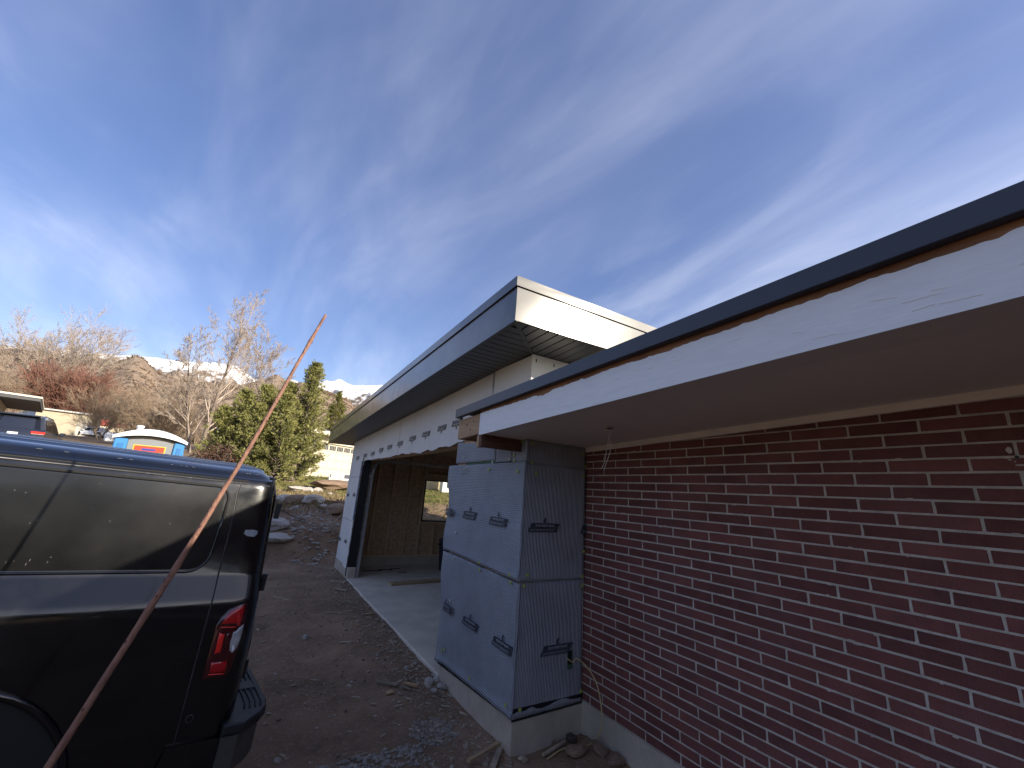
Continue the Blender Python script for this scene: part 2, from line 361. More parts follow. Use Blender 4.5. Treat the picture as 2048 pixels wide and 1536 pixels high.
gy = axis((-4200, -600, 400), (-600, -100, 50), (-100, -12, 4), (-12, 0, .8), (0, 1.2, .2), (1.2, 8, .035), (8, 16, .09), (16, 24, .25), (24, 60, 1.0), (60, 200, 5), (200, 700, 50), (700, 3000, 230))
def make_ground():
    nx, ny = len(gx), len(gy)
    v = [(x, y, ground_z(x, y)) for y in gy for x in gx]
    f = [(j*nx+i, j*nx+i+1, (j+1)*nx+i+1, (j+1)*nx+i) for j in range(ny-1) for i in range(nx-1)]
    me = bpy.data.meshes.new('ground'); me.from_pydata(v, [], f); me.shade_smooth()
    m = bpy.data.materials.new('ground_earth'); m.use_nodes = True; t = m.node_tree; b = t.nodes['Principled BSDF']
    b.inputs['Roughness'].default_value = .95; b.inputs['Specular IOR Level'].default_value = .2
    N = t.nodes.new; K = t.links.new
    geo = N('ShaderNodeNewGeometry'); sp = N('ShaderNodeSeparateXYZ'); K(geo.outputs['Position'], sp.inputs[0])
    def nz(s, d=8):
        n = N('ShaderNodeTexNoise'); K(geo.outputs['Position'], n.inputs['Vector']); n.inputs['Scale'].default_value = s; n.inputs['Detail'].default_value = d; n.inputs['Roughness'].default_value = .65; return n.outputs[0]
    def rg(s, a, b_, c=0, d=1):
        r = N('ShaderNodeMapRange'); K(s, r.inputs[0]); r.inputs[1].default_value = a; r.inputs[2].default_value = b_; r.inputs[3].default_value = c; r.inputs[4].default_value = d; return r.outputs[0]
    def mx(fac, a, c):
        n = N('ShaderNodeMix'); n.data_type = 'RGBA'; K(fac, n.inputs[0])
        for q, s in ((6, a), (7, c)):
            if isinstance(s, tuple): n.inputs[q].default_value = (*s, 1)
            else: K(s, n.inputs[q])
        return n.outputs[2]
    dirt = mx(rg(nz(1.1), .35, .65), (0.32, 0.212, 0.135), (0.155, 0.100, 0.064))
    dirt = mx(rg(nz(22), .52, .75), dirt, (0.34, 0.25, 0.185))
    dirt = mx(rg(nz(70, 4), .62, .70), dirt, (0.46, 0.37, 0.29))
    grass = mx(rg(nz(2.2), .35, .65), (0.115, 0.13, 0.035), (0.26, 0.205, 0.09))
    grass = mx(rg(nz(16), .45, .65), grass, (0.17, 0.135, 0.065))
    far = mx(rg(nz(.05), .4, .62), (0.24, 0.175, 0.115), (0.17, 0.125, 0.085))
    far = mx(rg(nz(.6), .45, .66), far, (0.13, 0.095, 0.065))
    edge = N('ShaderNodeMath'); edge.operation = 'ADD'; K(sp.outputs['Y'], edge.inputs[0]); K(rg(nz(.9), .3, .7, -2.0, 2.0), edge.inputs[1])
    c = mx(rg(edge.outputs[0], 17.0, 18.2), dirt, grass)
    c = mx(rg(sp.outputs['Y'], 34, 46), c, far)
    K(c, b.inputs['Base Color'])
    bp = N('ShaderNodeBump'); bp.inputs['Strength'].default_value = .9; bp.inputs['Distance'].default_value = .02; K(nz(30, 10), bp.inputs['Height']); K(bp.outputs[0], b.inputs['Normal'])
    o = link('ground', me, m); tag(o, kind='structure', label='bare dirt yard rising to dry grass and fields')
    return o
ground = make_ground()

# ------------------------------------------------------------------ mountains
HILLS = {}
def ridge_mesh(name, sky_az, sky_el, R0, R1, R2, el0, amp, nsc, seed, m, label):
    az = np.radians(np.concatenate([np.arange(-75, -28, 1.0), np.arange(-28, 22, .2), np.arange(22, 75.01, 1.0)])); nr = 110
    rr = np.concatenate([np.linspace(R0, R1, nr), np.linspace(R1, R2, 9)[1:]])
    v = []; f = []
    for i, r in enumerate(rr):
        for a in az:
            d = math.degrees(a); el = interp(d, sky_az, sky_el)
            top = R1*math.tan(math.radians(el)); bot = R0*math.tan(math.radians(el0))
            x, y = r*math.sin(a), r*math.cos(a)
            t = (r-R0)/(R1-R0)
            if t <= 1:
                k = t**1.25; z = bot+(top-bot)*k
                n = mnoise.ridged_multi_fractal((x/nsc+seed, y/nsc, seed), 1.0, 2.1, 6, 1.0, 2.0)-1.0
                z += amp*n*math.sin(math.pi*min(1, t*.94))*.9 + amp*.10*mnoise.fractal((x/nsc*7, y/nsc*7, seed), .9, 2.1, 4)*min(1, t*3)
            else:
                z = top-(r-R1)*.5
            v.append((x, y, z+CAMZ))
    HILLS[name] = (v, az, rr)
    na = len(az)
    for i in range(len(rr)-1):
        for j in range(na-1): f.append((i*na+j, i*na+j+1, (i+1)*na+j+1, (i+1)*na+j))
    me = bpy.data.meshes.new(name); me.from_pydata(v, [], f); me.shade_smooth()
    o = link(name, me, m); tag(o, label=label, kind='structure'); return o
def rock_material(name, snow_lo, snow_hi, c1, c2, c3, sc):
    m = bpy.data.materials.new(name); m.use_nodes = True; t = m.node_tree; b = t.nodes['Principled BSDF']; N = t.nodes.new; K = t.links.new
    b.inputs['Roughness'].default_value = .95; b.inputs['Specular IOR Level'].default_value = .1
    geo = N('ShaderNodeNewGeometry'); sp = N('ShaderNodeSeparateXYZ'); K(geo.outputs['Position'], sp.inputs[0])
    def nz(s, d=8):
        n = N('ShaderNodeTexNoise'); K(geo.outputs['Position'], n.inputs['Vector']); n.inputs['Scale'].default_value = s; n.inputs['Detail'].default_value = d; n.inputs['Roughness'].default_value = .7; return n.outputs[0]
    def rg(s, a, b_, c=0, d=1):
        r = N('ShaderNodeMapRange'); K(s, r.inputs[0]); r.inputs[1].default_value = a; r.inputs[2].default_value = b_; r.inputs[3].default_value = c; r.inputs[4].default_value = d; return r.outputs[0]
    def mx(fac, a, c):
        n = N('ShaderNodeMix'); n.data_type = 'RGBA'; K(fac, n.inputs[0])
        for q, s in ((6, a), (7, c)):
            if isinstance(s, tuple): n.inputs[q].default_value = (*s, 1)
            else: K(s, n.inputs[q])
        return n.outputs[2]
    c = mx(rg(nz(sc*.3), .4, .6), c1, c2); c = mx(rg(nz(sc*3), .48, .6), c, c3)
    if snow_hi:
        add = N('ShaderNodeMath'); add.operation = 'ADD'; K(sp.outputs['Z'], add.inputs[0]); K(rg(nz(sc*.6), .25, .75, -210, 210), add.inputs[1])
        add2 = N('ShaderNodeMath'); add2.operation = 'ADD'; K(add.outputs[0], add2.inputs[0]); K(rg(nz(sc*5), .3, .7, -150, 150), add2.inputs[1])
        c = mx(rg(add2.outputs[0], snow_lo, snow_hi), c, (.82, .83, .86))
    K(c, b.inputs['Base Color'])
    return m
snow = rock_material('snowy_rock', 790, 930, (.22, .17, .13), (.16, .125, .10), (.10, .08, .07), .004)
scrub = rock_material('scrub_slope', 0, 0, (.30, .225, .165), (.235, .175, .13), (.13, .10, .078), .02)
ridge_mesh('mountain_range', [-75, -40, -22, -19.5, -18, -14.3, -12.8, -11.5, -8.2, -7, -4.6, -2.6, -1.8, 1, 4.5, 6, 7.5, 8.5, 9.3, 11, 12.8, 20, 40, 75],
           [6, 7.5, 9.0, 9.9, 10.3, 11.05, 11.3, 11.35, 11.75, 11.9, 12.4, 11.7, 11.3, 11.5, 12.15, 12.5, 13.0, 12.6, 12.4, 12.6, 12.95, 11.5, 9, 7], 3000, 5600, 7500, 7.2, 210, 900, 4.2, snow, 'snow-capped mountain ridge on the skyline')
ridge_mesh('foothill', [-75, -40, -24, -21.4, -20, -18, -15.5, -14, -12.9, -12.45, -11.7, -10.5, -8, -5.5, -3, -1.5, .25, 2.0, 4.0, 6, 8, 9.3, 11, 13, 20, 40, 75],
           [4.5, 6, 8.6, 9.25, 9.3, 8.6, 9.3, 10.5, 11.3, 11.5, 11.0, 10.0, 9.8, 9.9, 10.4, 11.2, 12.3, 11.6, 11.9, 11.4, 11.0, 10.3, 8.6, 7.0, 6.5, 6, 4.5], 420, 2300, 2900, 4.0, 34, 330, 9.1, scrub, 'brown scrub-covered foothill below the snowy ridge')

# ------------------------------------------------------------------ street
def street():
    xs = np.arange(-70, -3.9, 1.1); vs = []; fs = []
    prof = [-4.2, -2.2, 0, 2.2, 4.2]
    for x in xs:
        yc = 40+.10*x*0+(-x-14)*.35
        for p in prof:
            y = yc+p; vs.append((x, y, max(ground_z(x, y, False), ground_z(x, y)) + .06))
    n = len(prof)
    for i in range(len(xs)-1):
        for j in range(n-1): fs.append((i*n+j, (i+1)*n+j, (i+1)*n+j+1, i*n+j+1))
    o = MB().add(vs, fs).build('street', mat('asphalt', (.13, .115, .105), .9, color2=(.09, .08, .075), vscale=.8, bump=.3, bscale=20), smooth=True)
    tag(o, label='worn asphalt street crossing behind the van', kind='structure')
street()

# ------------------------------------------------------------------ brick house (long eave over a brick wall)
WX = 2.893                      # face of the brick wall
YC = 3.278                      # where the pillar meets it
BZ, BY, CH, HB = 2.4512, 3.177, 0.0677, 0.1535
ES = 0.031                      # eave rises towards the camera
ET = 0.036                      # trim under it
SOF = 2.525                     # soffit height at y = 3.28
house = root('brick_house', (WX, 0, 0), 'long dark red brick house with white fascia and deep painted eave', 'house')
wall = MB().box(WX+.0008, WX+.20, -12, YC+.3, .285, 3.2).build('brick_wall', m_mortar, house)
def brick_mesh(ln, seed):
    r = random.Random(seed); m = MB(); h = (CH-.0112)/2; l = ln/2
    m.box(-.003, .05, -l, l, -h, h)
    me = m.mesh('brick', bevel=.0022)
    for v in me.vertices:
        v.co.y += r.uniform(-.0022, .0022); v.co.z += r.uniform(-.0015, .0015)
    return me
full = [brick_mesh(2*HB-.0125, i) for i in range(6)]
vis = []; rest = MB()
for k in range(-10, 32):
    z = BZ-(k+.5)*CH
    c0 = -3 if k % 2 == 0 else -4
    c = c0
    while True:
        y1 = BY-c*HB; y0 = BY-(c+2)*HB
        c += 2
        if y1 < -9: break
        ya, yb = y0+.0062, min(y1-.0062, YC+.02)
        if yb-ya < .03: continue
        if z-CH/2 > 2.48+.035*(3.266-ya)+.05: continue
        yc = (ya+yb)/2; p = proj((WX, yc, z)); seen = p and -70 < p[0] < 2130 and -40 < p[1] < 1575 and z < 2.5+.035*(3.266-yc)
        if seen: vis.append((proj((WX, ya, z))[0]-proj((WX, yb, z))[0] if proj((WX, ya, z)) else 0, ya, yb, z))
        else: rest.box(WX-.003, WX+.05, ya, yb, z-CH/2+.0056, z+CH/2-.0056)
vis.sort(reverse=True)
for i, (_, ya, yb, z) in enumerate(vis):
    if i >= 300:
        rest.box(WX-.003, WX+.05, ya, yb, z-CH/2+.0056, z+CH/2-.0056); continue
    ln = yb-ya
    me = full[i % 6] if ln > 2*HB-.0135 else brick_mesh(ln, i)
    link('brick', me, m_brick, wall, (WX+random.uniform(-.001, .001), (ya+yb)/2, z))
tag(rest.build('bricks_beyond', m_brick, wall), kind='stuff')
for i in range(70):      # mortar squeezed out over brick edges
    k = random.randrange(0, 31); y = random.uniform(.2, 3.2); z = BZ-k*CH+random.choice((-.0065, .0065)); w_ = random.uniform(.006, .02); h_ = random.uniform(.002, .0042); n = 8
    pts = [(y+w_*math.cos(q/n*6.283)*(1+.4*mnoise.noise((q*1.7, i, 0))), z+h_*math.sin(q/n*6.283)*(1+.4*mnoise.noise((q*2.1, i, 4)))) for q in range(n)]
    MB().prism(pts, 'x', WX-.0052, WX+.002).build('mortar_smear', m_mortar, wall)
found = MB().box(WX-.012, WX+.2, -12, YC+.02, -.4, .283).build('foundation', m_conc, house)
link('trim_board', MB().box(WX-.022, WX+.01, -12, YC, SOF-.046, SOF+.03, ET, YC).mesh(bevel=.003), m_trim, house)
_a, _b, _c, _d = SOF+ES*(YC+12), SOF+ET*(YC+12), SOF+ET*(YC-3.34), SOF+ES*(YC-3.34)
soff = MB().hexa([(1.70, -12, _a), (WX+.1, -12, _b), (WX+.1, 3.34, _c), (1.70, 3.34, _d), (1.70, -12, _a+.03), (WX+.1, -12, _b+.03), (WX+.1, 3.34, _c+.03), (1.70, 3.34, _d+.03)]).build('soffit_board', m_soffitpaint, house)
# fascia: white board with ragged top edge of the paint, bared wood above it
def ragged_board(y0, y1, x, z0, h, th, step, amp):
    m = MB(); n = int((y1-y0)/step); prev = None
    ys = np.linspace(y0, y1, n+1); tops = []
    for y in ys:
        a = 0.009*mnoise.fractal((y*5, 1.3, 0), .9, 2, 3)+.006*mnoise.noise((y*31, 0, 5))+amp*max(0, mnoise.noise((y*2.7, 4, 9))-.25)*-1.2
        tops.append(h+a)
    vs = []; fs = []
    for y, t in zip(ys, tops):
        s_ = ES*(YC-y); vs += [(x, y, z0+s_), (x, y, z0+t+s_), (x+th, y, z0+t+s_), (x+th, y, z0+s_)]
    for i in range(n):
        q = 4*i
        for j in range(4): fs.append((q+j, q+(j+1) % 4, q+4+(j+1) % 4, q+4+j))
    fs.append((0, 1, 2, 3)); fs.append((4*n+3, 4*n+2, 4*n+1, 4*n))
    return m.add(vs, fs)
m_fas = m_whitepaint
ragged_board(-12, 3.395, 1.694, SOF-.006, .196, .012, .012, .05).build('white_fascia', m_fas, house)
MB().box(1.7065, 1.745, -12, 3.40, SOF+.031, SOF+.262, ES, YC).build('bared_fascia_board', m_ragwood, house)
MB().box(1.712, 1.75, 3.402, 3.90, SOF+.012, SOF+.205, ES, YC).build('raw_end_board', m_rawwood, house, bevel=.003)
MB().box(1.75, 2.15, 3.862, 3.90, SOF+.012, SOF+.205, ES, YC).build('end_rim_board', m_rawwood, house, bevel=.003)
for kz, ky in ((.07, 3.62), (.12, 3.70), (.14, 3.56)):
    MB().lathe([(.011, 0), (.008, .002)], 10, (1.7105, ky, SOF+kz), 'x').build('knot', m_knot, house)
bb = MB().box(1.705, 2.15, 3.355, 3.395, SOF-.116, SOF-.004).build('blocking_beam', m_darkwood, house, bevel=.003)
MB().box(1.7, 1.742, 3.397, 3.436, SOF-.118, SOF-.01).build('blocking_end', m_rawwood, house, bevel=.003)
d = MB(); d.box(1.655, 1.668, -12, 3.88, SOF+.222, SOF+.308, ES, YC); d.build('drip_edge', m_drip, house, bevel=.002)
MB().box(1.669, 1.70, -12, 3.88, SOF+.222, SOF+.227, ES, YC).build('drip_return', m_drip, house)
MB().box(1.668, 1.74, 3.881, 3.892, SOF+.222, SOF+.306, ES, YC).build('drip_end_cap', m_drip, house)
MB().box(1.669, 6.4, -12, 3.0, SOF+.27, SOF+.312, ES, YC).build('roof', m_shingle, house)
MB().box(1.669, 2.20, 3.001, 3.87, SOF+.27, SOF+.312, ES, YC).build('roof_corner', m_shingle, house)
MB().box(WX+.21, 6.2, -11.8, 3.0, 0, 2.75).build('inner_wall', m_whiteboard, house)
# paint cracks and flakes on the white board
for i in range(34):
    y = random.uniform(.1, 3.3); z = SOF+ES*(YC-y)+random.uniform(.0, .17)
    ln = random.uniform(.01, .05)
    MB().obox((1.6935, y, z), (1, 0, 0), Vector((0, 1, -ES+random.uniform(-.25, .25))).normalized(), (0, 0, 1), .0009, ln, .0008).build('paint_crack', m_soffitpaint, house)

# old anchor hole with plaster smears at the right of the wall
ah = onx(2034, 914, WX); 
MB().lathe([(.007, -.0042), (.005, -.0044), (.001, -.0044)], 12, (ah.x, ah.y, ah.z), 'x').build('anchor_hole', m_tar, wall)
for dy_, dz_, w_, h_ in ((.018, .030, .010, .016), (-.004, -.036, .016, .004), (.022, -.012, .005, .004), (.008, -.020, .003, .003), (.03, -.006, .008, .0015)):
    n = 9; pts = [(ah.y+dy_+w_*math.cos(q/n*6.283)*(1+.3*mnoise.noise((q*1.7, dy_*90, 0))), ah.z+dz_+h_*math.sin(q/n*6.283)*(1+.3*mnoise.noise((q*2.1, dz_*70, 4)))) for q in range(n)]
    MB().prism(pts, 'x', WX-.0050, WX+.001).build('plaster_smear', m_mortar, wall)
# hanging wires from a hole in the soffit
hp = onz(1218, 856, SOF+.034*(YC-2.4)-.0025)
MB().lathe([(.034, 0), (.034, -.0025), (.030, -.003)], 20, (hp.x, hp.y, hp.z)).build('hole_rim', m_soffitpaint, house)
MB().lathe([(.029, -.0032), (.029, -.0038)], 20, (hp.x, hp.y, hp.z)).build('soffit_hole', m_tar, house)
wr = root('hanging_wires', hp, 'pair of pale wires hanging from the soffit hole', 'wires')
def hang(pix):
    d0 = math.hypot(hp.x, hp.y)
    return [atd(x, y, d0) for x, y in pix]
def smooth_path(pts, n=8):
    pts = [Vector(p) for p in pts]; out = []
    for i in range(len(pts)-1):
        p0, p1, p2, p3 = pts[max(i-1, 0)], pts[i], pts[i+1], pts[min(i+2, len(pts)-1)]
        for j in range(n):
            t = j/n; out.append(0.5*((2*p1)+(-p0+p2)*t+(2*p0-5*p1+4*p2-p3)*t*t+(-p0+3*p1-3*p2+p3)*t**3))
    return out+[pts[-1]]
MB().tube(smooth_path(hang([(1212, 855), (1217, 872), (1221, 888), (1220, 905), (1214, 922), (1208, 939)])), .0026, 6).build('wire', m_wirewhite, wr, smooth=True)
MB().tube(smooth_path(hang([(1225, 856), (1220, 870), (1215, 888), (1212, 908), (1209, 924), (1203, 938)])), .0026, 6).build('wire', m_wirewhite, wr, smooth=True)

# ------------------------------------------------------------------ garage (framed addition with dark metal eaves)
GX = 2.152; GS = 0.036; YE = 11.55
FX = 1.607; FY = 2.73
def gsof(y): return 3.382-GS*(y-3.29)
gar = root('garage', (GX, 7.0, 0), 'unfinished garage with wide dark metal eaves and grey wrapped walls', 'garage')
# core walls
w = MB(); w.box(GX+.02, GX+.16, YC+.01, 4.86, .27, 3.37); w.box(GX+.02, GX+.16, 4.86, 10.12, 2.60, 3.3); w.box(GX+.02, GX+.16, 10.12, YE, .27, 3.15)
w.build('front_wall', m_osb, gar)
w = MB(); w.box(GX+.161, 8.6, YC+.01, YC+.15, .0, 3.37); w.box(8.46, 8.6, YC+.151, YE, 0, 3.2)
w.build('side_wall', m_whiteboard, gar)
bw = MB()
bw.box(GX+.161, 4.20, YE-.06, YE-.045, .28, 3.1); bw.box(4.20, 5.75, YE-.06, YE-.045, 2.285, 3.1); bw.box(4.20, 5.75, YE-.06, YE-.045, .28, 1.155); bw.box(5.75, 8.45, YE-.06, YE-.045, .28, 3.1)
bw = bw.build('rear_wall', m_osb, gar)
for x in (2.47, 2.87, 3.30, 3.75, 4.14, 5.80, 6.2, 6.6, 7.0, 7.4, 7.8):
    MB().box(x-.02, x+.02, YE-.15, YE-.062, .32, 3.05).build('stud', m_stud, bw, bevel=.002)
for x in (4.56, 4.98, 5.4): MB().box(x-.02, x+.02, YE-.15, YE-.062, .32, 1.12).build('stud', m_stud, bw, bevel=.002)
MB().box(4.165, 5.78, YE-.15, YE-.062, 1.121, 1.158).build('window_sill_plate', m_stud, bw)
MB().box(4.165, 5.78, YE-.15, YE-.062, 2.285, 2.45).build('window_header', m_stud, bw)
MB().box(GX+.161, 8.4, YE-.155, YE-.062, .281, .318).build('bottom_plate', m_stud, bw)
MB().box(GX+.161, 8.4, YE-.155, YE-.062, 3.051, 3.09).build('top_plate', m_stud, bw)
fr = MB()
fr.box(4.20, 5.75, YE-.045, YE, 1.158, 1.195); fr.box(4.20, 5.75, YE-.045, YE, 2.25, 2.285); fr.box(4.20, 4.24, YE-.045, YE, 1.196, 2.249); fr.box(5.71, 5.75, YE-.045, YE, 1.196, 2.249)
fr = fr.build('window_frame', m_plastic, gar)
mg = bpy.data.materials.new('window_glass'); mg.use_nodes = True; t = mg.node_tree; t.nodes.clear()
o_ = t.nodes.new('ShaderNodeOutputMaterial'); mxs = t.nodes.new('ShaderNodeMixShader'); tr = t.nodes.new('ShaderNodeBsdfTransparent'); gl = t.nodes.new('ShaderNodeBsdfGlossy'); fz = t.nodes.new('ShaderNodeFresnel')
gl.inputs['Roughness'].default_value = .03; fz.inputs[0].default_value = 1.45; tr.inputs[0].default_value = (.93, .95, .94, 1)
t.links.new(fz.outputs[0], mxs.inputs[0]); t.links.new(tr.outputs[0], mxs.inputs[1]); t.links.new(gl.outputs[0], mxs.inputs[2]); t.links.new(mxs.outputs[0], o_.inputs[0])
MB().box(4.241, 5.709, YE-.025, YE-.019, 1.196, 2.249).build('pane', mg, fr)
MB().box(GX+.17, 8.45, YC+.16, YE-.16, 3.095, 3.12).build('ceiling', m_drywall, gar)
for y in np.arange(4.2, 11.2, .61): MB().box(GX+.17, 8.4, y-.02, y+.02, 2.95, 3.094).build('joist', m_stud, gar)
MB().box(GX+.161, GX+.30, 4.86, 10.12, 2.585, 2.78).build('door_header_beam', m_stud, gar)
# slab and foundation
MB().box(GX-.01, 8.44, 4.77, 10.0, -.35, .07).build('slab', m_slab, gar, bevel=.008)
MB().box(GX+.165, 8.44, 10.001, 11.38, -.35, .068).build('slab_rear', m_slab, gar)
MB().box(GX-.004, GX+.5, YC-.004, 4.768, -.4, .262).build('foundation', m_conc, gar, bevel=.006)
MB().box(GX+.5, WX-.013, YC-.004, YC+.1, -.4, .262).build('foundation_return', m_conc, gar)
MB().box(GX-.004, GX+.163, 10.002, YE+.02, -.4, .27).build('foundation_far', m_conc, gar, bevel=.006)
MB().box(GX+.17, 8.44, 11.385, YE+.01, -.4, .279).build('stem_wall', m_conc, gar)
# black membrane strips
def strip(name, pts, m, par):
    return MB().prism(pts, 'x', GX-.008, GX+.019).build(name, m, par)
strip('base_membrane', [(YC-.004, .262), (4.84, .16), (4.84, .29), (YC-.004, .34)], m_tar, gar)
MB().prism([(GX-.01, .25), (WX-.015, .266), (WX-.015, .34), (GX-.01, .34)], 'y', YC-.012, YC-.005).build('base_membrane', m_tar, gar)
# pillar mats
def sheet(name, plane, q, off, m, par, n=(26, 26), amp=.006, seed=0, th=.010, edge=.006, bulge=None):
    """q: 4 corners (a,z) bottom-near, bottom-far, top-far, top-near; a runs along y (plane x) or x (plane y)"""
    vs = []; fs = []; nu, nv = n
    for side in (0, 1):
        for j in range(nv+1):
            for i in range(nu+1):
                u, v = i/nu, j/nv
                a = (q[0][0]*(1-u)+q[1][0]*u)*(1-v)+(q[3][0]*(1-u)+q[2][0]*u)*v
                z = (q[0][1]*(1-u)+q[1][1]*u)*(1-v)+(q[3][1]*(1-u)+q[2][1]*u)*v
                if i in (0, nu): a += edge*mnoise.fractal((z*6, seed, 1), 1, 2, 3)
                if j in (0, nv): z += edge*mnoise.fractal((a*6, seed, 4), 1, 2, 3)
                d = amp*mnoise.fractal((a*2.6, z*2.6, seed), .9, 2, 3)+amp*.35*mnoise.noise((a*11, z*11, seed+3))
                d = max(-.004, d)
                if bulge: d += bulge(u, v)
                d = off+d-(th if side else 0)
                vs.append((GX-d, a, z) if plane == 'x' else (a, YC-d, z))
    N_ = (nu+1)*(nv+1)
    for j in range(nv):
        for i in range(nu):
            k = j*(nu+1)+i; fs.append((k, k+1, k+nu+2, k+nu+1)); fs.append((N_+k, N_+k+nu+1, N_+k+nu+2, N_+k+1))
    def rim(idx):
        for a_, b_ in zip(idx[:-1], idx[1:]): fs.append((a_, b_, N_+b_, N_+a_))
    rim([i for i in range(nu+1)]); rim([nv*(nu+1)+i for i in range(nu+1)]); rim([j*(nu+1) for j in range(nv+1)]); rim([j*(nu+1)+nu for j in range(nv+1)])
    return MB().add(vs, fs).build(name, m, par, smooth=True)
def yz(x, y): p = onx(x, y, GX); return (p.y, p.z)
def xz(x, y): p = ony(x, y, YC); return (p.x, p.z)
NE = YC-.02
mD = sheet('drainage_mat', 'x', [(NE, 1.289), (4.90, 1.335), (4.975, 2.317), (NE, 2.315)], .016, m_mat, gar, seed=1, amp=.010, n=(40, 34), bulge=lambda u, v: .035*sstep(.8, 1, u)*(.5+.5*math.sin(v*9))+.012*sstep(.1, 0, v))
mE = sheet('drainage_mat', 'x', [(NE, .278), (4.83, .20), (4.91, 1.315), (NE, 1.27)], .012, m_mat, gar, seed=2, amp=.010, n=(40, 34), bulge=lambda u, v: .03*sstep(.85, 1, u)*(.5+.5*math.sin(v*7+2))+.016*sstep(.06, 0, v))
mA = sheet('drainage_mat', 'x', [(3.86, 2.35), (4.86, 2.34), (4.87, 2.60), (3.86, 2.52)], .004, m_mat, gar, n=(24, 8), seed=3, amp=.004)
mB = sheet('drainage_mat', 'x', [(3.52, 2.325), (3.84, 2.325), (3.84, 2.52), (3.52, 2.50)], .010, m_mat, gar, n=(10, 8), seed=4, amp=.004)
mC = sheet('drainage_mat', 'x', [(NE, 2.318), (3.53, 2.318), (3.53, 2.52), (NE, 2.52)], .006, m_mat, gar, n=(10, 8), seed=5, amp=.003)
MB().box(GX+.012, GX+.019, 3.54, 4.6, 2.29, 2.37).build('green_sheathing', m_green, gar)
mF = sheet('drainage_mat', 'y', [(GX-.018, 2.305), (WX-.02, 2.318), (WX-.02, 2.522), (GX-.016, 2.522)], .008, m_mat2, gar, seed=6, amp=.004, n=(26, 10))
mG = sheet('drainage_mat', 'y', [(GX-.026, 1.288), (WX-.025, 1.287), (WX-.02, 2.312), (GX-.024, 2.312)], .014, m_mat2, gar, seed=7, amp=.006, n=(26, 30), bulge=lambda u, v: .008*sstep(.06, 0, v))
mH = sheet('drainage_mat', 'y', [(GX-.022, .272), (WX-.022, .287), (WX-.03, 1.28), (GX-.022, 1.275)], .010, m_mat2, gar, seed=8, amp=.006, n=(26, 30), bulge=lambda u, v: .012*sstep(.05, 0, v))
# printed logos
TXT = {}
def logo(plane, a, z, width, off, par, flip=False, ink=None, small=False, clip=None):
    """plane 'x': right-hand end towards -y (read from outside); plane 'y': towards +x"""
    ink = ink or m_ink
    h = width*.235; sgn = -1 if plane == 'x' else 1
    def P(u, v, o=0.0):
        if flip: u, v = -u, -v
        if plane == 'x': return (GX-off-o, a+sgn*u, z+v)
        return (a+u, YC-off-o, z+v)
    def plate(name, pts, m, o):
        if clip is not None: pts = [(min(max(p[0], clip[0]), clip[1]), p[1]) for p in pts]
        n = len(pts); vs = [P(*p, o) for p in pts]+[P(*p, o-.002) for p in pts]
        fs = [tuple(range(n)), tuple(range(n, 2*n))[::-1]]+[(i, (i+1) % n, n+(i+1) % n, n+i) for i in range(n)]
        return MB().add(vs, fs).build(name, m, par)
    wv = width/2; k = h*.42
    plate('printed_band', [(-wv-k*.0, h*.04), (wv-k*.3, h*.04), (wv+k*.25, h*.5), (-wv+k*.6, h*.5)], ink, 0)
    plate('printed_band', [(-wv-k*.6, -h*.5), (wv-k*.85, -h*.5), (wv-k*.35, -h*.02), (-wv-k*.05, -h*.02)], ink, 0)
    # emblem above the band: small slanted ring with a foot
    pts = []
    for q in range(14):
        th = q/14*2*math.pi; pts.append((.012*width/.33*math.cos(th)+h*.12*math.sin(th), h*.88+.021*width/.33*math.sin(th)))
    plate('printed_emblem', pts, ink, 0)
    plate('printed_emblem', [(-.006, h*.53), (.016, h*.53), (.020, h*.66), (0.0, h*.66)], ink, .0002)
    if not small:
        cu = bpy.data.curves.new('printed_text', 'FONT'); cu.body = 'mortairvent'; cu.size = h*.50; cu.shear = .3; cu.align_x = 'CENTER'; cu.align_y = 'CENTER'; cu.extrude = .0004; cu.resolution_u = 2; cu.space_character = 1.12
        cu.offset = .0006
        key = ('txt', round(cu.size, 4))
        if key not in TXT:
            tmp = bpy.data.objects.new('tmp', cu); COL.objects.link(tmp)
            TXT[key] = bpy.data.meshes.new_from_object(tmp.evaluated_get(bpy.context.evaluated_depsgraph_get())); bpy.data.objects.remove(tmp)
        me = TXT[key].copy(); me.materials.clear()
        to = link('printed_text', me, m_inklight if ink is m_ink else m_wrap, par)
        c = Vector(P(0.0, h*.26, .0012)); xa = Vector(P(1, h*.26))-Vector(P(0, h*.26)); za = Vector(P(0, 1))-Vector(P(0, 0)); na = xa.cross(za)
        to.matrix_local = Matrix.Translation(c) @ Matrix((xa, za, na)).transposed().to_4x4()
        plate('printed_line', [(-wv+k*.2, -h*.22), (wv*.72, -h*.22), (wv*.73, -h*.18), (-wv+k*.25, -h*.18)], m_inklight if ink is m_ink else m_wrap, .0008)
        plate('printed_line', [(-wv+k*.0, -h*.36), (wv*.62, -h*.36), (wv*.63, -h*.33), (-wv+k*.05, -h*.33)], m_inklight if ink is m_ink else m_wrap, .0008)
p = yz(944, 1031); logo('x', p[0], p[1], .33, .030, mD)
p = yz(1001, 1043); logo('x', p[0], p[1], .33, .030, mD)
p = yz(902, 1024); logo('x', p[0], p[1], .33, .058, mD, clip=(-.03, .2))
p = yz(898, 1214); logo('x', p[0], p[1], .33, .046, mE, clip=(-.06, .2))
p = yz(944, 1247); logo('x', p[0], p[1], .33, .026, mE)
p = yz(1009, 1291); logo('x', p[0], p[1], .33, .026, mE)
p = xz(1086, 1055); logo('y', p[0], p[1], .33, .026, mG)
p = xz(1170, 1058); logo('y', p[0]+.10, p[1], .33, .026, mG, clip=(-.2, -.095))
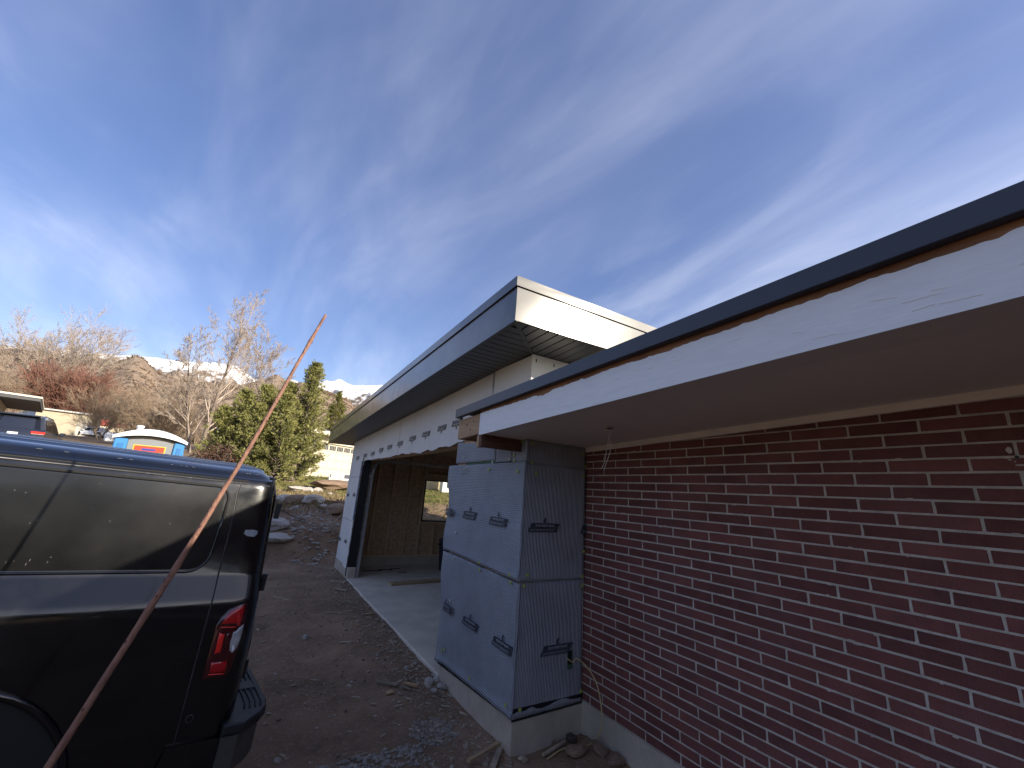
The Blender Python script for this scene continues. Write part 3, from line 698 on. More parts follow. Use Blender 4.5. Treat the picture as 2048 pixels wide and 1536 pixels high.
p = xz(1112, 1297); logo('y', p[0], p[1], .33, .022, mH)
# fasteners
def washer(plane, px, py, off, par, m=None):
    if plane == 'x': c = onx(px, py, GX); c = (GX-off, c.y, c.z); ax = 'x'
    else: c = ony(px, py, YC); c = (c.x, YC-off, c.z); ax = 'y'
    s_ = -1
    MB().lathe([(.016, s_*0), (.016, s_*.003), (.009, s_*.005), (.006, s_*.0035)], 14, c, ax).build('cap_washer', m or m_washer, par)
def Z4(x, y): return (860+x*.2474, 860+y*.2474)
def Z5(x, y): return (860+x*.2317, 1180+y*.2317)
for q in ((820, 107), (1235, 197), (818, 262), (1250, 295)): washer('y', *Z4(*q), .014, mF)
for q in ((850, 350), (1232, 373), (1228, 980), (778, 1168), (1217, 1180)): washer('y', *Z4(*q), .021, mG)
for q in ((753, 1258), (1218, 1257)): washer('y', *Z4(*q), .017, mH)
for q in ((764, 1025), (1290, 865)): washer('y', *Z5(*q), .019, mH)
for q in ((727, 337), (494, 320), (663, 1170), (418, 1070), (227, 828)): washer('x', *Z4(*q), .028, mD, m_washer2 if q[0] < 300 else None)
for q in ((418, 1130), (670, 1232), (203, 1040), (177, 1380)): washer('x', *Z4(*q), .024, mE, m_washer2 if q[0] < 300 else None)
for q in ((680, 990), (364, 757), (122, 520), (144, 512)): washer('x', *Z5(*q), .030, mE)
for q in ((517, 262), (655, 238)): washer('x', *Z4(*q), .018, mB, m_washer2)
for q in ((692, 248), (690, 205), (755, 90)): washer('x', *Z4(*q), .013, mC)
washer('x', *Z4(284, 222), .012, mA, m_washer2)
# crumpled clear film staple at the top of the mat
MB().tube(smooth_path([onx(x, y, GX-.03) for x, y in (Z4(235, 315), Z4(262, 345), Z4(318, 318), Z4(300, 300), Z4(262, 330))], 5), .003, 5).build('film_scrap', m_wirewhite, gar)
# electrical box hole in the return face
hb = xz(1136, 1318)
MB().box(hb[0]-.022, hb[0]+.034, YC-.021, YC-.017, hb[1]-.075, hb[1]+.075).build('outlet_backing', m_green, gar)
MB().box(hb[0]-.018, hb[0]+.018, YC-.0245, YC-.0215, hb[1]-.035, hb[1]+.07).build('outlet_opening', m_tar, gar)
# header wrap and far jamb panels
def ragged_panel(name, y0, y1, zb, m, par, seed, rag=.02, th=.006, x=GX, zt=None):
    n = max(4, int((y1-y0)/.06)); vs = []; fs = []
    for i in range(n+1):
        y = y0+(y1-y0)*i/n
        b = zb(y)+rag*mnoise.fractal((y*2.3, seed, 2), .9, 2, 4)
        tp = (gsof(y)-.002) if zt is None else zt(y)
        bow = .008*mnoise.fractal((y*1.2, seed, 7), .9, 2, 3)
        for z in (b, tp):
            vs += [(x-.002-abs(bow), y, z), (x+th, y, z)]
    for i in range(n):
        q = 4*i; fs += [(q, q+4, q+6, q+2), (q+1, q+3, q+7, q+5), (q, q+1, q+5, q+4), (q+2, q+6, q+7, q+3)]
    fs += [(0, 2, 3, 1), (4*n, 4*n+1, 4*n+3, 4*n+2)]
    return MB().add(vs, fs).build(name, m, par, smooth=False)
h1 = ragged_panel('wall_wrap', 4.035, 7.48, lambda y: 2.565+.045*sstep(5.5, 4.8, y), m_wrap, gar, 1.0, .05)
h2 = ragged_panel('wall_wrap', 7.495, YE, lambda y: 2.56 if y < 10.1 else 2.20, m_wrap, gar, 2.0, .025)
pj1 = yz(700, 943); pj2 = yz(690, 1027)
ragged_panel('wall_wrap', 10.12, YE, lambda y: 1.21, m_wrap, gar, 3.0, .012, zt=lambda y: 2.19)
ragged_panel('wall_wrap', 10.12, YE, lambda y: .22, m_wrap, gar, 4.0, .02, zt=lambda y: 1.195)
MB().box(GX-.001, GX+.012, YC-.001, 4.03, 2.80, gsof(3.6)-.005).build('white_board', m_whiteboard, gar)
MB().box(GX+.013, 8.6, YC-.011, YC+.005, 2.55, gsof(3.28)-.004).build('white_board_return', m_whiteboard, gar)
MB().box(GX-.006, GX+.012, YC-.0145, YC-.0115, 2.80, gsof(3.28)-.006).build('corner_tape', m_whiteboard, gar)
MB().box(GX-.006, GX-.0015, 4.02, 4.055, 2.81, gsof(4.04)-.006).build('wrap_lap', m_galv, gar)
for x in (2.2, 2.42, 2.64, 2.86): MB().box(x-.006, x+.006, YC-.013, YC-.0115, 3.30, 3.335).build('staple', m_tar, gar)
for (x, y) in ((885, 856), (853, 868), (826, 877), (801, 887), (780, 894), (763, 900), (746, 907), (731, 911), (716, 916), (915, 846)):
    p = yz(x, y); par = h1 if p[0] < 7.49 else h2
    logo('x', p[0], p[1], .31, .014, par, flip=True, ink=m_inkfade, small=False)
for (x, y) in ((697, 990), (709, 990)):
    p = yz(x, y); logo('x', p[0], p[1], .28, .012, gar, ink=m_inkfade, small=True)
for (x, y) in ((680, 1078), (692, 1083)):
    p = yz(x, y); logo('x', p[0], p[1], .28, .012, gar, ink=m_inkfade, small=True)
# door jamb membrane, tape and track
jm = MB(); n = 40; vs = []; fs = []
for i in range(n+1):
    z = .09+(2.62-.09)*i/n; e = .03*mnoise.fractal((z*5, 0, 3), .8, 2, 4)
    vs += [(GX-.008, 10.22+e, z), (GX-.008, 10.115, z), (GX+.17, 10.11, z), (GX+.17, 10.135, z)]
for i in range(n):
    for j in range(3): q = 4*i+j; fs.append((q, q+1, q+5, q+4))
jm.add(vs, fs).build('jamb_membrane', m_tar, gar)
MB().box(GX-.0105, GX-.0085, 10.21, 10.30, 1.25, 2.55).build('blue_tape', m_blue, gar)
for i in range(7):
    z = .5+i*.29; MB().box(GX-.011, GX-.0085, 10.14, 10.165, z, z+random.uniform(.04, .12)).build('tape_scrap', m_inklight, gar)
tp = [Vector((GX+.21, 10.05, .075)), Vector((GX+.21, 10.05, 2.30)), Vector((GX+.24, 10.05, 2.45)), Vector((GX+.33, 10.05, 2.55)), Vector((GX+.50, 10.05, 2.59)), Vector((5.0, 10.05, 2.60))]
tr_ = MB()
for a_, b_ in zip(tp[:-1], tp[1:]):
    t_ = (b_-a_); ln = t_.length/2; t_.normalize(); nn = Vector((0, 1, 0)); u_ = t_.cross(nn)
    tr_.obox((a_+b_)/2, u_, nn, t_, .03, .002, ln+.004); tr_.obox((a_+b_)/2+u_*.03, u_, nn, t_, .002, .02, ln+.004); tr_.obox((a_+b_)/2-u_*.03, u_, nn, t_, .002, .02, ln+.004)
trk = tr_.build('door_track', m_galv, gar)
for z in (.35, .95, 1.55, 2.2): MB().box(GX+.165, GX+.25, 10.06, 10.12, z, z+.05).build('track_bracket', m_galv, trk)
# eaves: fascia panels, cap, soffit planks
def fpanel(name, y0, y1, x, z0, z1, m, tilt=0.0, th=.012):
    n = max(3, int((y1-y0)/.35)); vs = []; fs = []
    for i in range(n+1):
        y = y0+(y1-y0)*i/n; s_ = -GS*(y-3.29)+3.382; b = .0022*mnoise.noise((y*1.7, z0*9, 3))
        vs += [(x+b, y, s_+z0), (x+tilt-b, y, s_+z1), (x+th, y, s_+z1), (x+th, y, s_+z0)]
    for i in range(n):
        for j in range(4): q = 4*i; fs.append((q+j, q+(j+1) % 4, q+4+(j+1) % 4, q+4+j))
    fs += [(0, 1, 2, 3), (4*n+3, 4*n+2, 4*n+1, 4*n)]
    return MB().add(vs, fs).build(name, m, gar)
fpanel('fascia_panel', FY, 6.24, FX, 0, .305, m_fascia)
fpanel('fascia_panel', 6.243, 9.3, FX-.0015, 0, .305, m_fascia, .0015)
fpanel('fascia_panel', 9.303, 12.28, FX, 0, .305, m_fascia, -.001)
fpanel('fascia_cap', FY-.012, 7.4, FX-.016, .311, .400, m_fascia, th=.03)
fpanel('fascia_cap', 7.402, 12.29, FX-.017, .311, .400, m_fascia, th=.03)
def rpanel(name, x0, x1, y, z0, z1, m, wob=.003, th=.012):
    n = int((x1-x0)/.12); nz_ = 5; vs = []; fs = []; s_ = gsof(FY)
    for i in range(n+1):
        for j in range(nz_+1):
            x = x0+(x1-x0)*i/n; v = j/nz_
            vs.append((x, y+wob*mnoise.noise((x*2.4, v*1.3, z0*3))+wob*.5*mnoise.noise((x*6, v*2, 9)), s_+z0+(z1-z0)*v))
    for i in range(n):
        for j in range(nz_): q = i*(nz_+1)+j; fs.append((q, q+nz_+1, q+nz_+2, q+1))
    k = len(vs); vs += [(x0, y+th, s_+z0), (x1, y+th, s_+z0), (x1, y+th, s_+z1), (x0, y+th, s_+z1)]
    fs.append((k, k+3, k+2, k+1))
    return MB().add(vs, fs).build(name, m, gar, smooth=True, fixn=False)
rpanel('fascia_return', FX+.001, 8.8, FY-.001, .0, .305, m_fascia)
rpanel('fascia_cap_return', FX-.015, 8.8, FY-.016, .311, .400, m_fascia, .002)
MB().box(FX+.013, 8.7, FY+.014, 12.25, .30, .395, GS, 3.29).build('roof', m_shingle, gar, loc=(0, 0, 3.382))
MB().box(FX+.013, 8.7, FY+.014, 12.25, .04, .295, GS, 3.29).build('roof_deck', m_stud, gar, loc=(0, 0, 3.382))
MB().box(FX+.013, 2.2, FY+.014, 12.26, .012, .03, GS, 3.29).build('soffit_backing', m_tar, gar, loc=(0, 0, 3.382))
MB().box(2.2, 8.7, FY+.014, 3.35, .012, .03, GS, 3.29).build('soffit_backing', m_tar, gar, loc=(0, 0, 3.382))
MB().box(FX, 8.7, 12.265, 12.28, 0, .39, GS, 3.29).build('fascia_far', m_fascia, gar, loc=(0, 0, 3.382))
pw = .1055; kx = (GX-FX)/(YC-FY)
def plank(poly, name='soffit_plank'):
    # poly in (x,y) ccw; slightly shrunk groove edges are part of the polygon
    vs = []; n = len(poly)
    for dz in (0, .011):
        for x, y in poly: vs.append((x, y, gsof(y)+dz))
    fs = [tuple(range(n))[::-1], tuple(range(n, 2*n))]+[(i, (i+1) % n, n+(i+1) % n, n+i) for i in range(n)]
    return MB().add(vs, fs).build(name, m_soffit, gar, bevel=.003)
y = FY+.03
while y < 12.25:
    ya, yb = y, min(y+pw-.011, 12.25)
    xa = min(GX-.003, FX+(ya-FY)*kx-.012); xb = min(GX-.003, FX+(yb-FY)*kx-.012)
    if xa > FX+.03: plank([(FX+.014, ya), (xa, ya), (xb, yb), (FX+.014, yb)])
    y += pw
x = FX+.045
while x < 6.2:
    xa, xb = x, x+pw-.011
    ya = min(YC-.014, FY+(xa-FX)/kx-.012); yb = min(YC-.014, FY+(xb-FX)/kx-.012)
    if ya > FY+.03: plank([(xa, FY+.014), (xb, FY+.014), (xb, yb), (xa, ya)])
    x += pw
dg = Vector((GX-FX, YC-FY, -GS*(YC-FY))); mid = Vector((FX, FY, gsof(FY)))+dg/2; dgn = dg.normalized()
MB().obox(mid-Vector((0, 0, .003)), dgn, dgn.cross(Vector((0, 0, 1))).normalized(), (0, 0, 1), dg.length/2-.012, .016, .005).build('mitre_strip', m_soffit, gar, bevel=.002)
MB().box(FX+.0005, FX+.03, FY+.014, 12.24, -.006, -.001, GS, 3.29).build('soffit_channel', m_soffit, gar, loc=(0, 0, 3.382))

# things standing in the garage
bn = root('waste_bin', onz(885, 1141, .07)+Vector((.12, 0, 0)), 'dark plastic waste bin standing at the edge of the garage slab', 'bin')
bl = bn.location
MB().lathe([(.20, .0), (.215, .02), (.265, .68), (.285, .70), (.285, .74), (.262, .745), (.20, .03)], 24, bl).build('bin_body', m_bin, bn, smooth=False)
for s_ in (-1, 1): MB().box(bl.x+s_*.28-.03, bl.x+s_*.28+.03, bl.y-.06, bl.y+.06, .68, .70).build('handle', m_bin, bn)
pa = onz(783, 1172, .072); pb = onz(900, 1163, .072)
ax = (pb-pa).normalized(); ay = Vector((0, 0, 1)).cross(ax)
pl = MB().obox((0, 0, .022), ax, ay, (0, 0, 1), (pb-pa).length/2+.3, .10, .022).build('plank', m_plank, None, bevel=.003, loc=pa+ax*((pb-pa).length/2+.3)+ay*.1)
tag(pl, 'pale wooden plank lying flat on the garage slab', 'plank')
for i, (x, y, l) in enumerate(((745, 1142, .22), (790, 1138, .12), (805, 1145, .10), (770, 1140, .16))):
    p = onz(x, y, .075); o = MB().tube([p+Vector((-l, .03, 0)), p+Vector((0, 0, .012)), p+Vector((l, -.02, .004))], .008, 5).build('debris_scrap', m_tar, None)
    tag(o, ['long black strip of membrane on the slab by the track', 'small dark scrap right of the strip on the garage slab', 'dark scrap nearest the waste bin on the slab', 'dark scrap just beyond the membrane strip on the slab'][i], 'scrap')

# yellow cable out of the outlet hole
cp = [xz(1131, 1315), xz(1139, 1320)]
pts = [Vector((cp[0][0], YC-.02, cp[0][1])), Vector((cp[1][0], YC-.05, cp[1][1]))]
_q = ony(1153, 1317, YC-.075); pts.append(_q)
for (x, y, dd) in ((1172, 1332, .08), (1190, 1360, .10), (1200, 1395, .10), (1204, 1440, .10), (1198, 1470, .11)):
    q = onx(x, y, WX-dd); q.z = max(q.z, ground_z(q.x, q.y)+.012); pts.append(q)
for (x, y) in ((1186, 1484), (1165, 1486), (1140, 1487), (1120, 1492), (1095, 1506)): 
    q = onz(x, y, .075); q.z = ground_z(q.x, q.y)+.012; pts.append(q)
cb = MB().tube(smooth_path(pts, 6), .0055, 7).build('cable', m_cable, None, smooth=True)
tag(cb, 'yellow cable drooping from the outlet hole to the ground', 'cable')

# ------------------------------------------------------------------ black cargo van
van = empty('cargo_van'); tag(van, 'black cargo van parked with its rear towards the garage', 'van')
_d = ray(1990, 1126); _d /= np.linalg.norm(_d)
rear = Vector(_d)                                     # direction towards the rear
TILT = math.radians(0.9)
lat = Vector((-rear.y, rear.x, 0)).normalized()        # away from the camera
lat = (lat-rear*lat.dot(rear)).normalized()
upv = rear.cross(lat).normalized()
lat2 = lat*math.cos(TILT)+upv*math.sin(TILT); up2 = rear.cross(lat2).normalized()
# local axes: u = forward (-rear), v = away from camera, w = up ; origin: rear near corner at ground
VO = Vector((.150, 3.222, -.006))
Mv = Matrix.Identity(4)
for i in range(3):
    Mv[i][0] = -rear[i]; Mv[i][1] = lat2[i]; Mv[i][2] = up2[i]; Mv[i][3] = VO[i]
# make right-handed: (-rear) x lat2 = -up2, so mirror v handled by local coordinates (u, -v, w)
Mv = Matrix.Identity(4)
for i in range(3):
    Mv[i][0] = rear[i]; Mv[i][1] = lat2[i]; Mv[i][2] = up2[i]; Mv[i][3] = VO[i]
van.matrix_world = Mv
# local: x = towards rear (rear face at x=0, nose at x=-5.9), y = away from camera (0..2.0), z = up
VW, VL = 2.0, 5.9
PROF = [(.34, .06), (.40, .035), (.55, .012), (.75, .0), (.95, .0), (1.10, .001), (1.25, .006), (1.275, .010), (1.295, .020), (1.315, .032), (1.36, .056), (1.405, .082), (1.425, .092),
        (1.60, .108), (1.80, .128), (1.93, .143), (1.965, .150), (1.985, .164), (2.005, .196), (2.03, .215), (2.055, .245), (2.075, .285), (2.09, .335)]
def inset(w): return interp(w, [p[0] for p in PROF], [p[1] for p in PROF])
PROF = [(w if w <= 1.985 else 1.985+(w-1.985)*.62, v) for w, v in PROF]
ROOFZ = PROF[-1][0]
def section():
    pts = [(v, w) for w, v in PROF]
    # roof with ribs between v=.335 and VW-.335
    n = 54; vv0, vv1 = .335, VW-.335
    for i in range(1, n):
        v = vv0+(vv1-vv0)*i/n; c = 1-((v-VW/2)/(VW/2-.335))**2
        rib = .014*max(0, math.sin((v-vv0)/(vv1-vv0)*math.pi*2*8-1.2))**.6 if .03 < i/n < .97 else 0
        pts.append((v, ROOFZ+.03*c+rib))
    pts += [(VW-v, w) for w, v in reversed(PROF)]
    return pts
SEC = section()
def rear_shift(v, w):
    """x of the rear face outline at (v,w): corners rounded in plan, upper part leaning forward"""
    e = min(v, VW-v)-inset(min(w, 2.05)); lean = -.06*max(0, (w-1.0))/1.1-.03*max(0, (w-1.9))/.2
    return lean
def body():
    xs = [0, -.004, -.015, -.035, -.065, -.10, -.15, -.3, -.8, -1.2, -1.8, -2.6, -3.4, -4.0]
    rings = []
    for x in xs:
        k = max(0, 1-(-x)/.10); cr_ = .085*(1-math.sqrt(max(0, 1-k*k)))
        ring = []
        for v, w in SEC:
            vv = v
            if v < VW/2: vv = v+cr_*(1 if w < 2.0 else .6)
            else: vv = v-cr_*(1 if w < 2.0 else .6)
            ww = w-(.05*(1-math.sqrt(max(0, 1-k*k))) if w > 2.0 else 0)
            ring.append((x+rear_shift(v, w)*(1 if x > -.2 else 0 if x < -.5 else .5), vv, ww))
        rings.append(ring)
    # nose: hood and windscreen
    for x, top, squeeze in ((-4.25, 2.02, .02), (-4.75, 1.52, .05), (-4.95, 1.30, .06), (-5.5, 1.22, .08), (-5.8, 1.05, .14), (-5.9, .80, .22)):
        rings.append([(x, v+(squeeze if v < VW/2 else -squeeze), min(w, top+(.03*(1-((v-1)/1)**2)) if w > top else w)) for v, w in SEC])
    n = len(SEC); vs = [p for r in rings for p in r]; fs = []
    for i in range(len(rings)-1):
        for j in range(n-1): q = i*n+j; fs.append((q, q+n, q+n+1, q+1))
    fs.append(tuple(range(n))); fs.append(tuple(range((len(rings)-1)*n, len(rings)*n))[::-1])
    fs += [(i*n, i*n+n-1, (i+1)*n+n-1, (i+1)*n) for i in range(len(rings)-1)]
    o = MB().add(vs, fs).build('body', m_black, van)
    # wheel arch openings by flattening: dark discs are put in front instead
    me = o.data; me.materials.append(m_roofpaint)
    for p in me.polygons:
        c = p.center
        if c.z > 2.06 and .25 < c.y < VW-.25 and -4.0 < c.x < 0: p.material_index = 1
    autosmooth(o, 28)
    return o
vbody = body()
def vp(px, py, off=0.0, it=12):
    """pixel -> van local point on the near side skin"""
    Mi = Mv.inverted(); o = Mi @ Vector((0, 0, CAMZ)); d = (Mi.to_3x3() @ Vector(ray(px, py)))
    y = .05
    for _ in range(it):
        t = (y-o.y)/d.y; p = o+d*t; y = inset(min(max(p.z, .34), 2.05))-off
    return p
def side_strip(name, pts, r, m, n=6, off=.0):
    return MB().tube([Vector((x, inset(z)-off, z)) for x, z in pts], r, n).build(name, m, van, smooth=True)
# blank window panel with rounded corner: raised dark gasket above, bright ledge below
pz0, pz1 = 1.432, 1.925
xr = -.335; rr_ = .11
path = [(-3.6, pz0)]+[(xr-rr_+rr_*math.sin(a), pz0+rr_-rr_*math.cos(a)) for a in np.linspace(0, math.pi/2, 8)]+[(xr+.012*t, pz0+rr_+(pz1-pz0-2*rr_)*t) for t in (.25, .5, .75)]
path2 = [(xr+.012-.08+.08*math.cos(a), pz1-.08+.08*math.sin(a)) for a in np.linspace(0, math.pi/2, 7)]+[(-3.6, pz1)]
side_strip('panel_ledge', path, .0075, m_black, 8, .002)
side_strip('panel_gasket', [path[-1]]+path2, .0085, m_rubber, 8, .001)
# pressed plate inside the rim
pv = []; pf = []
gxs = [xr-.012, xr-.04, xr-.09]+list(np.linspace(-.5, -3.6, 12)); gzs = np.linspace(pz0+.012, pz1-.014, 9)
for x in gxs:
    for z in gzs:
        zz_ = z
        if x > xr-.09:
            k = (x-(xr-.09))/.09; lim = .095*(1-math.sqrt(max(0, 1-min(1, k)**2)))
            zz_ = min(max(z, pz0+.012+lim), pz1-.014-lim*.8)
        pv.append((x, inset(zz_)-.0025, zz_))
for i in range(len(gxs)-1):
    for j in range(8): q = i*9+j; pf.append((q, q+9, q+10, q+1))
m_panel = mat('dusty_panel_paint', (0.0028, 0.0030, 0.0034), 0.30, spec=.35, coat=.7, coat_rough=.10, color2=(0.0050, 0.0051, 0.0052), vscale=2.2, lo=.35, hi=.75, rvar=.06, bump=.03, bscale=2.0, bdist=.02)
MB().add(pv, pf).build('side_panel', m_panel, van, smooth=True)
# roof gutter, its seam and the rear quarter seam
side_strip('gutter', [(-.24, 1.972), (-4.1, 1.972)], .006, m_rubber, 6, -.001)
side_strip('gutter_lip', [(-.24, 1.958), (-4.1, 1.958)], .0045, m_chromegrey, 6, .001)
seam0 = [vp(x, y) for x, y in ((484, 942), (476, 985), (467.5, 1032), (453, 1090), (437, 1150), (424, 1205), (410, 1259), (393, 1322), (377, 1382), (356, 1460), (335, 1535), (318, 1600))]
_z = [q.z for q in seam0][::-1]; _x = [q.x for q in seam0][::-1]
seam = [Vector((interp(z, _x and _z, _x), 0, z)) for z in np.linspace(1.965, .38, 90)]
MB().tube([Vector((p.x, inset(p.z)-.0012, p.z)) for p in seam], .0030, 6).build('quarter_seam', m_rubber, van, smooth=True)
MB().tube([Vector((p.x-.0045, inset(p.z)-.0012, p.z)) for p in seam], .0018, 6).build('quarter_seam_lip', m_chromegrey, van, smooth=True)
# bare filler patch, chips
p = vp(502, 1065); pts = []
for i in range(16):
    a = i/16*2*math.pi; r = 1+.45*mnoise.fractal((math.cos(a)*1.7, math.sin(a)*1.7, 3), .8, 2, 3); pts.append((p.x+.042*r*math.cos(a), p.z+.019*r*math.sin(a)))
def skin_patch(name, pts, m, off, y_add=None):
    n = len(pts); c = (sum(q[0] for q in pts)/n, sum(q[1] for q in pts)/n)
    def cy(x): k = max(0, 1-(-x)/.10); return .085*(1-math.sqrt(max(0, 1-min(1, k)**2)))
    vs = [(x, inset(z)+cy(x)-off, z) for x, z in pts]+[(c[0], inset(c[1])+cy(c[0])-off, c[1])]
    return MB().add(vs, [(i, (i+1) % n, n) for i in range(n)]).build(name, m, van)
skin_patch('filler_patch', pts, m_primer, .0025)
for i, (x, y) in enumerate(((220, 1042), (52, 985), (60, 1120), (75, 1040), (102, 1114), (30, 980), (153, 958), (200, 967), (340, 1047), (12, 1124), (28, 1122), (52, 1128), (95, 1124), (60, 1046))):
    q = vp(x, y); a = random.uniform(.0016, .003); b_ = random.choice((a, a, 2.6*a))
    skin_patch('paint_chip', [(q.x-a, q.z-b_), (q.x+a*.3, q.z-b_), (q.x+a, q.z+b_), (q.x-a*.2, q.z+b_)], m_scratch, .0045)
# chalky flakes along the roof shoulder edge
for i in range(40):
    x = -random.uniform(.05, 2.2); z = random.choice((ROOFZ-.028, 1.957)); a = random.uniform(.003, .014)
    skin_patch('paint_flake', [(x-a, z-.0008), (x+a, z-.001), (x+a*.6, z+.0013), (x-a*.5, z+.001)], m_flake, .0065)
# tail lamp: wraps the corner
tl = [vp(x, y) for x, y in ((497, 1208), (470, 1222), (444, 1245), (430, 1285), (418, 1330), (411, 1357), (437, 1352), (458, 1346), (470, 1330), (482, 1290), (492, 1255), (497, 1232))]
def cyx(x): k = max(0, 1-(-x)/.10); return .085*(1-math.sqrt(max(0, 1-min(1, k)**2)))
def corner_patch(name, pix, m, off, par, sub=3):
    P = [vp(x, y) for x, y in pix]
    P = [(min(-.004, q.x), q.z) for q in P]
    n = len(P); c = (sum(q[0] for q in P)/n, sum(q[1] for q in P)/n); vs = []; fs = []
    lv = [(1, .0), (.93, .7), (.5, 1.0), (.0, 1.0)]
    for s_, h in lv[:-1]:
        for x, z in P:
            xx, zz_ = c[0]+(x-c[0])*s_, c[1]+(z-c[1])*s_
            vs.append((xx, inset(zz_)+cyx(xx)-off*h, zz_))
    vs.append((c[0], inset(c[1])+cyx(c[0])-off, c[1]))
    for k in range(2):
        for i in range(n): fs.append((k*n+i, k*n+(i+1) % n, (k+1)*n+(i+1) % n, (k+1)*n+i))
    for i in range(n): fs.append((2*n+i, 2*n+(i+1) % n, 3*n))
    return MB().add(vs, fs).build(name, m, par, smooth=True)
def Z8(x, y): return (380+x*180/1382, 1180+y*200/1536)
lamp = corner_patch('tail_light', [Z8(*q) for q in ((880, 200), (740, 240), (600, 300), (480, 420), (400, 560), (330, 830), (250, 1120), (190, 1370), (380, 1360), (560, 1310), (640, 1190), (700, 1000), (760, 850), (830, 560))], m_darkred, .012, van)
def lens(name, q, m, off): return corner_patch(name, [Z8(*p) for p in q], m, off, lamp)
lens('reflector_upper', [(840, 230), (745, 260), (610, 330), (520, 440), (470, 530), (640, 545), (730, 540), (800, 470)], m_redlens, .0135)
for i in range(9):
    y0 = 345+i*22; lens('prism_line', [(705, y0+6), (770, y0), (772, y0+8), (706, y0+13)], m_redbright, .0150)
lens('light_bar', [(460, 558), (720, 552), (715, 570), (458, 575)], m_redbright, .0150)
lens('brake_lens', [(450, 632), (548, 628), (460, 990), (360, 995)], m_redbright, .0150)
lens('inner_lens', [(560, 635), (640, 610), (585, 800), (560, 955), (480, 960)], m_darkred, .0145)
lens('reverse_lens', [(830, 500), (735, 575), (655, 610), (590, 790), (570, 975), (640, 975), (710, 900), (755, 800), (800, 640)], m_clear, .0150)
lens('reverse_glint', [(650, 790), (690, 850), (675, 930), (620, 970), (630, 860)], mat('glint_white', (.75, .78, .82), .3), .0165)  # white patch, a glint painted onto the reverse lens
lens('turn_lens', [(318, 1095), (585, 1062), (540, 1255), (285, 1268)], m_redlens, .0150)
lens('light_bar', [(268, 1285), (528, 1268), (530, 1280), (266, 1300)], m_redbright, .0155)
# parking sensor, rear corner hinge
q = vp(379, 1437)
MB().lathe([(.019, 0), (.019, -.004), (.015, -.0045)], 20, (q.x, inset(q.z)-.001, q.z), 'y').build('sensor_ring', m_chromegrey, van)
MB().lathe([(.015, -.001), (.015, -.0035)], 16, (q.x, inset(q.z)-.0025, q.z), 'y').build('sensor_face', m_black, van)
# rear doors, handle, hinges, high lamp
for s_, (a, b_) in enumerate(((.20, .995), (1.005, VW-.20))):
    dm = MB(); z_ = [.62, 1.0, 1.5, 1.9, 2.02]; vs = []
    for z in z_:
        e = inset(min(z, 2.04))
        for v in ((a-.08+e*.8 if s_ == 0 else a), (b_ if s_ == 0 else b_+.08-e*.8)): vs.append((.018+rear_shift(1, z), v, z))
    for z in z_:
        e = inset(min(z, 2.04))
        for v in ((a-.08+e*.8 if s_ == 0 else a), (b_ if s_ == 0 else b_+.08-e*.8)): vs.append((.001+rear_shift(1, z), v, z))
    fs = []; n = len(z_)
    for i in range(n-1):
        fs += [(2*i, 2*i+1, 2*i+3, 2*i+2), (2*n+2*i, 2*n+2*i+2, 2*n+2*i+3, 2*n+2*i+1), (2*i, 2*i+2, 2*n+2*i+2, 2*n+2*i), (2*i+1, 2*n+2*i+1, 2*n+2*i+3, 2*i+3)]
    fs += [(0, 2*n, 2*n+1, 1), (2*n-2, 2*n-1, 4*n-1, 4*n-2)]
    door = dm.add(vs, fs).build('rear_door', m_black, van, bevel=.004)
    MB().box(.016+rear_shift(1, 1.65), .022+rear_shift(1, 1.65), a+.12, b_-.12, 1.48, 1.84).build('window', m_glassdark, door)
    hv = a-.03 if s_ == 0 else b_+.03
    for z in (.85, 1.35, 1.80): MB().tube([(.03+rear_shift(1, z), hv, z-.05), (.03+rear_shift(1, z), hv, z+.05)], .016, 8).build('hinge', m_plastic, door)
MB().box(.02, .055, .90, .98, 1.06, 1.20).build('door_handle', m_plastic, van, bevel=.01)
MB().box(-.075, -.035, .40, .46, 1.95, 2.01).build('marker_lamp', m_redlens, van, bevel=.008)
# step bumper: ribbed plastic top pad over a painted steel face
def bump_outline(o, n=26):
    pts = []
    for i in range(n+1):
        t = i/n; v = -.02+(VW+.04)*t; e = min(t, 1-t)
        x = .215-.15*max(0, 1-e/.12)**2.2+.02*math.sin(math.pi*t); pts.append((x+o, v))
    return pts
def bumper_part(name, z0, z1, o, m, inner=-.05, par=van, bev=0):
    out = bump_outline(o); n = len(out); vs = []; fs = []
    for z in (z0, z1):
        vs += [(x, v, z) for x, v in out]; vs += [(inner, v, z) for x, v in out]
    for i in range(n-1):
        fs += [(i, i+1, 2*n+i+1, 2*n+i), (n+i, 3*n+i, 3*n+i+1, n+i+1), (i, n+i, n+i+1, i+1), (2*n+i, 2*n+i+1, 3*n+i+1, 3*n+i)]
    fs += [(0, 2*n, 3*n, n), (n-1, 2*n-1, 4*n-1, 3*n-1)]
    return MB().add(vs, fs).build(name, m, par, bevel=bev)
bp_ = bumper_part('bumper', .40, .575, -.03, m_chromegrey)
pad = bumper_part('step_pad', .578, .635, 0.0, m_plastic, bev=.008)
for k, o in enumerate((-.035, -.065, -.095, -.125)):
    ln = [(x, v, .6375) for x, v in bump_outline(o)][2:-2]
    MB().tube(ln, .0065, 6).build('pad_rib', m_plastic, pad, smooth=True)
MB().box(.06, .19, .40, .52, .6355, .645).build('pad_step', m_plastic, pad, bevel=.004)
# side skirt of the bumper
MB().prism([(-.34, .36), (.02, .38), (.05, .57), (-.30, .58)], 'y', -.004, .012).build('bumper_end', m_black, van)
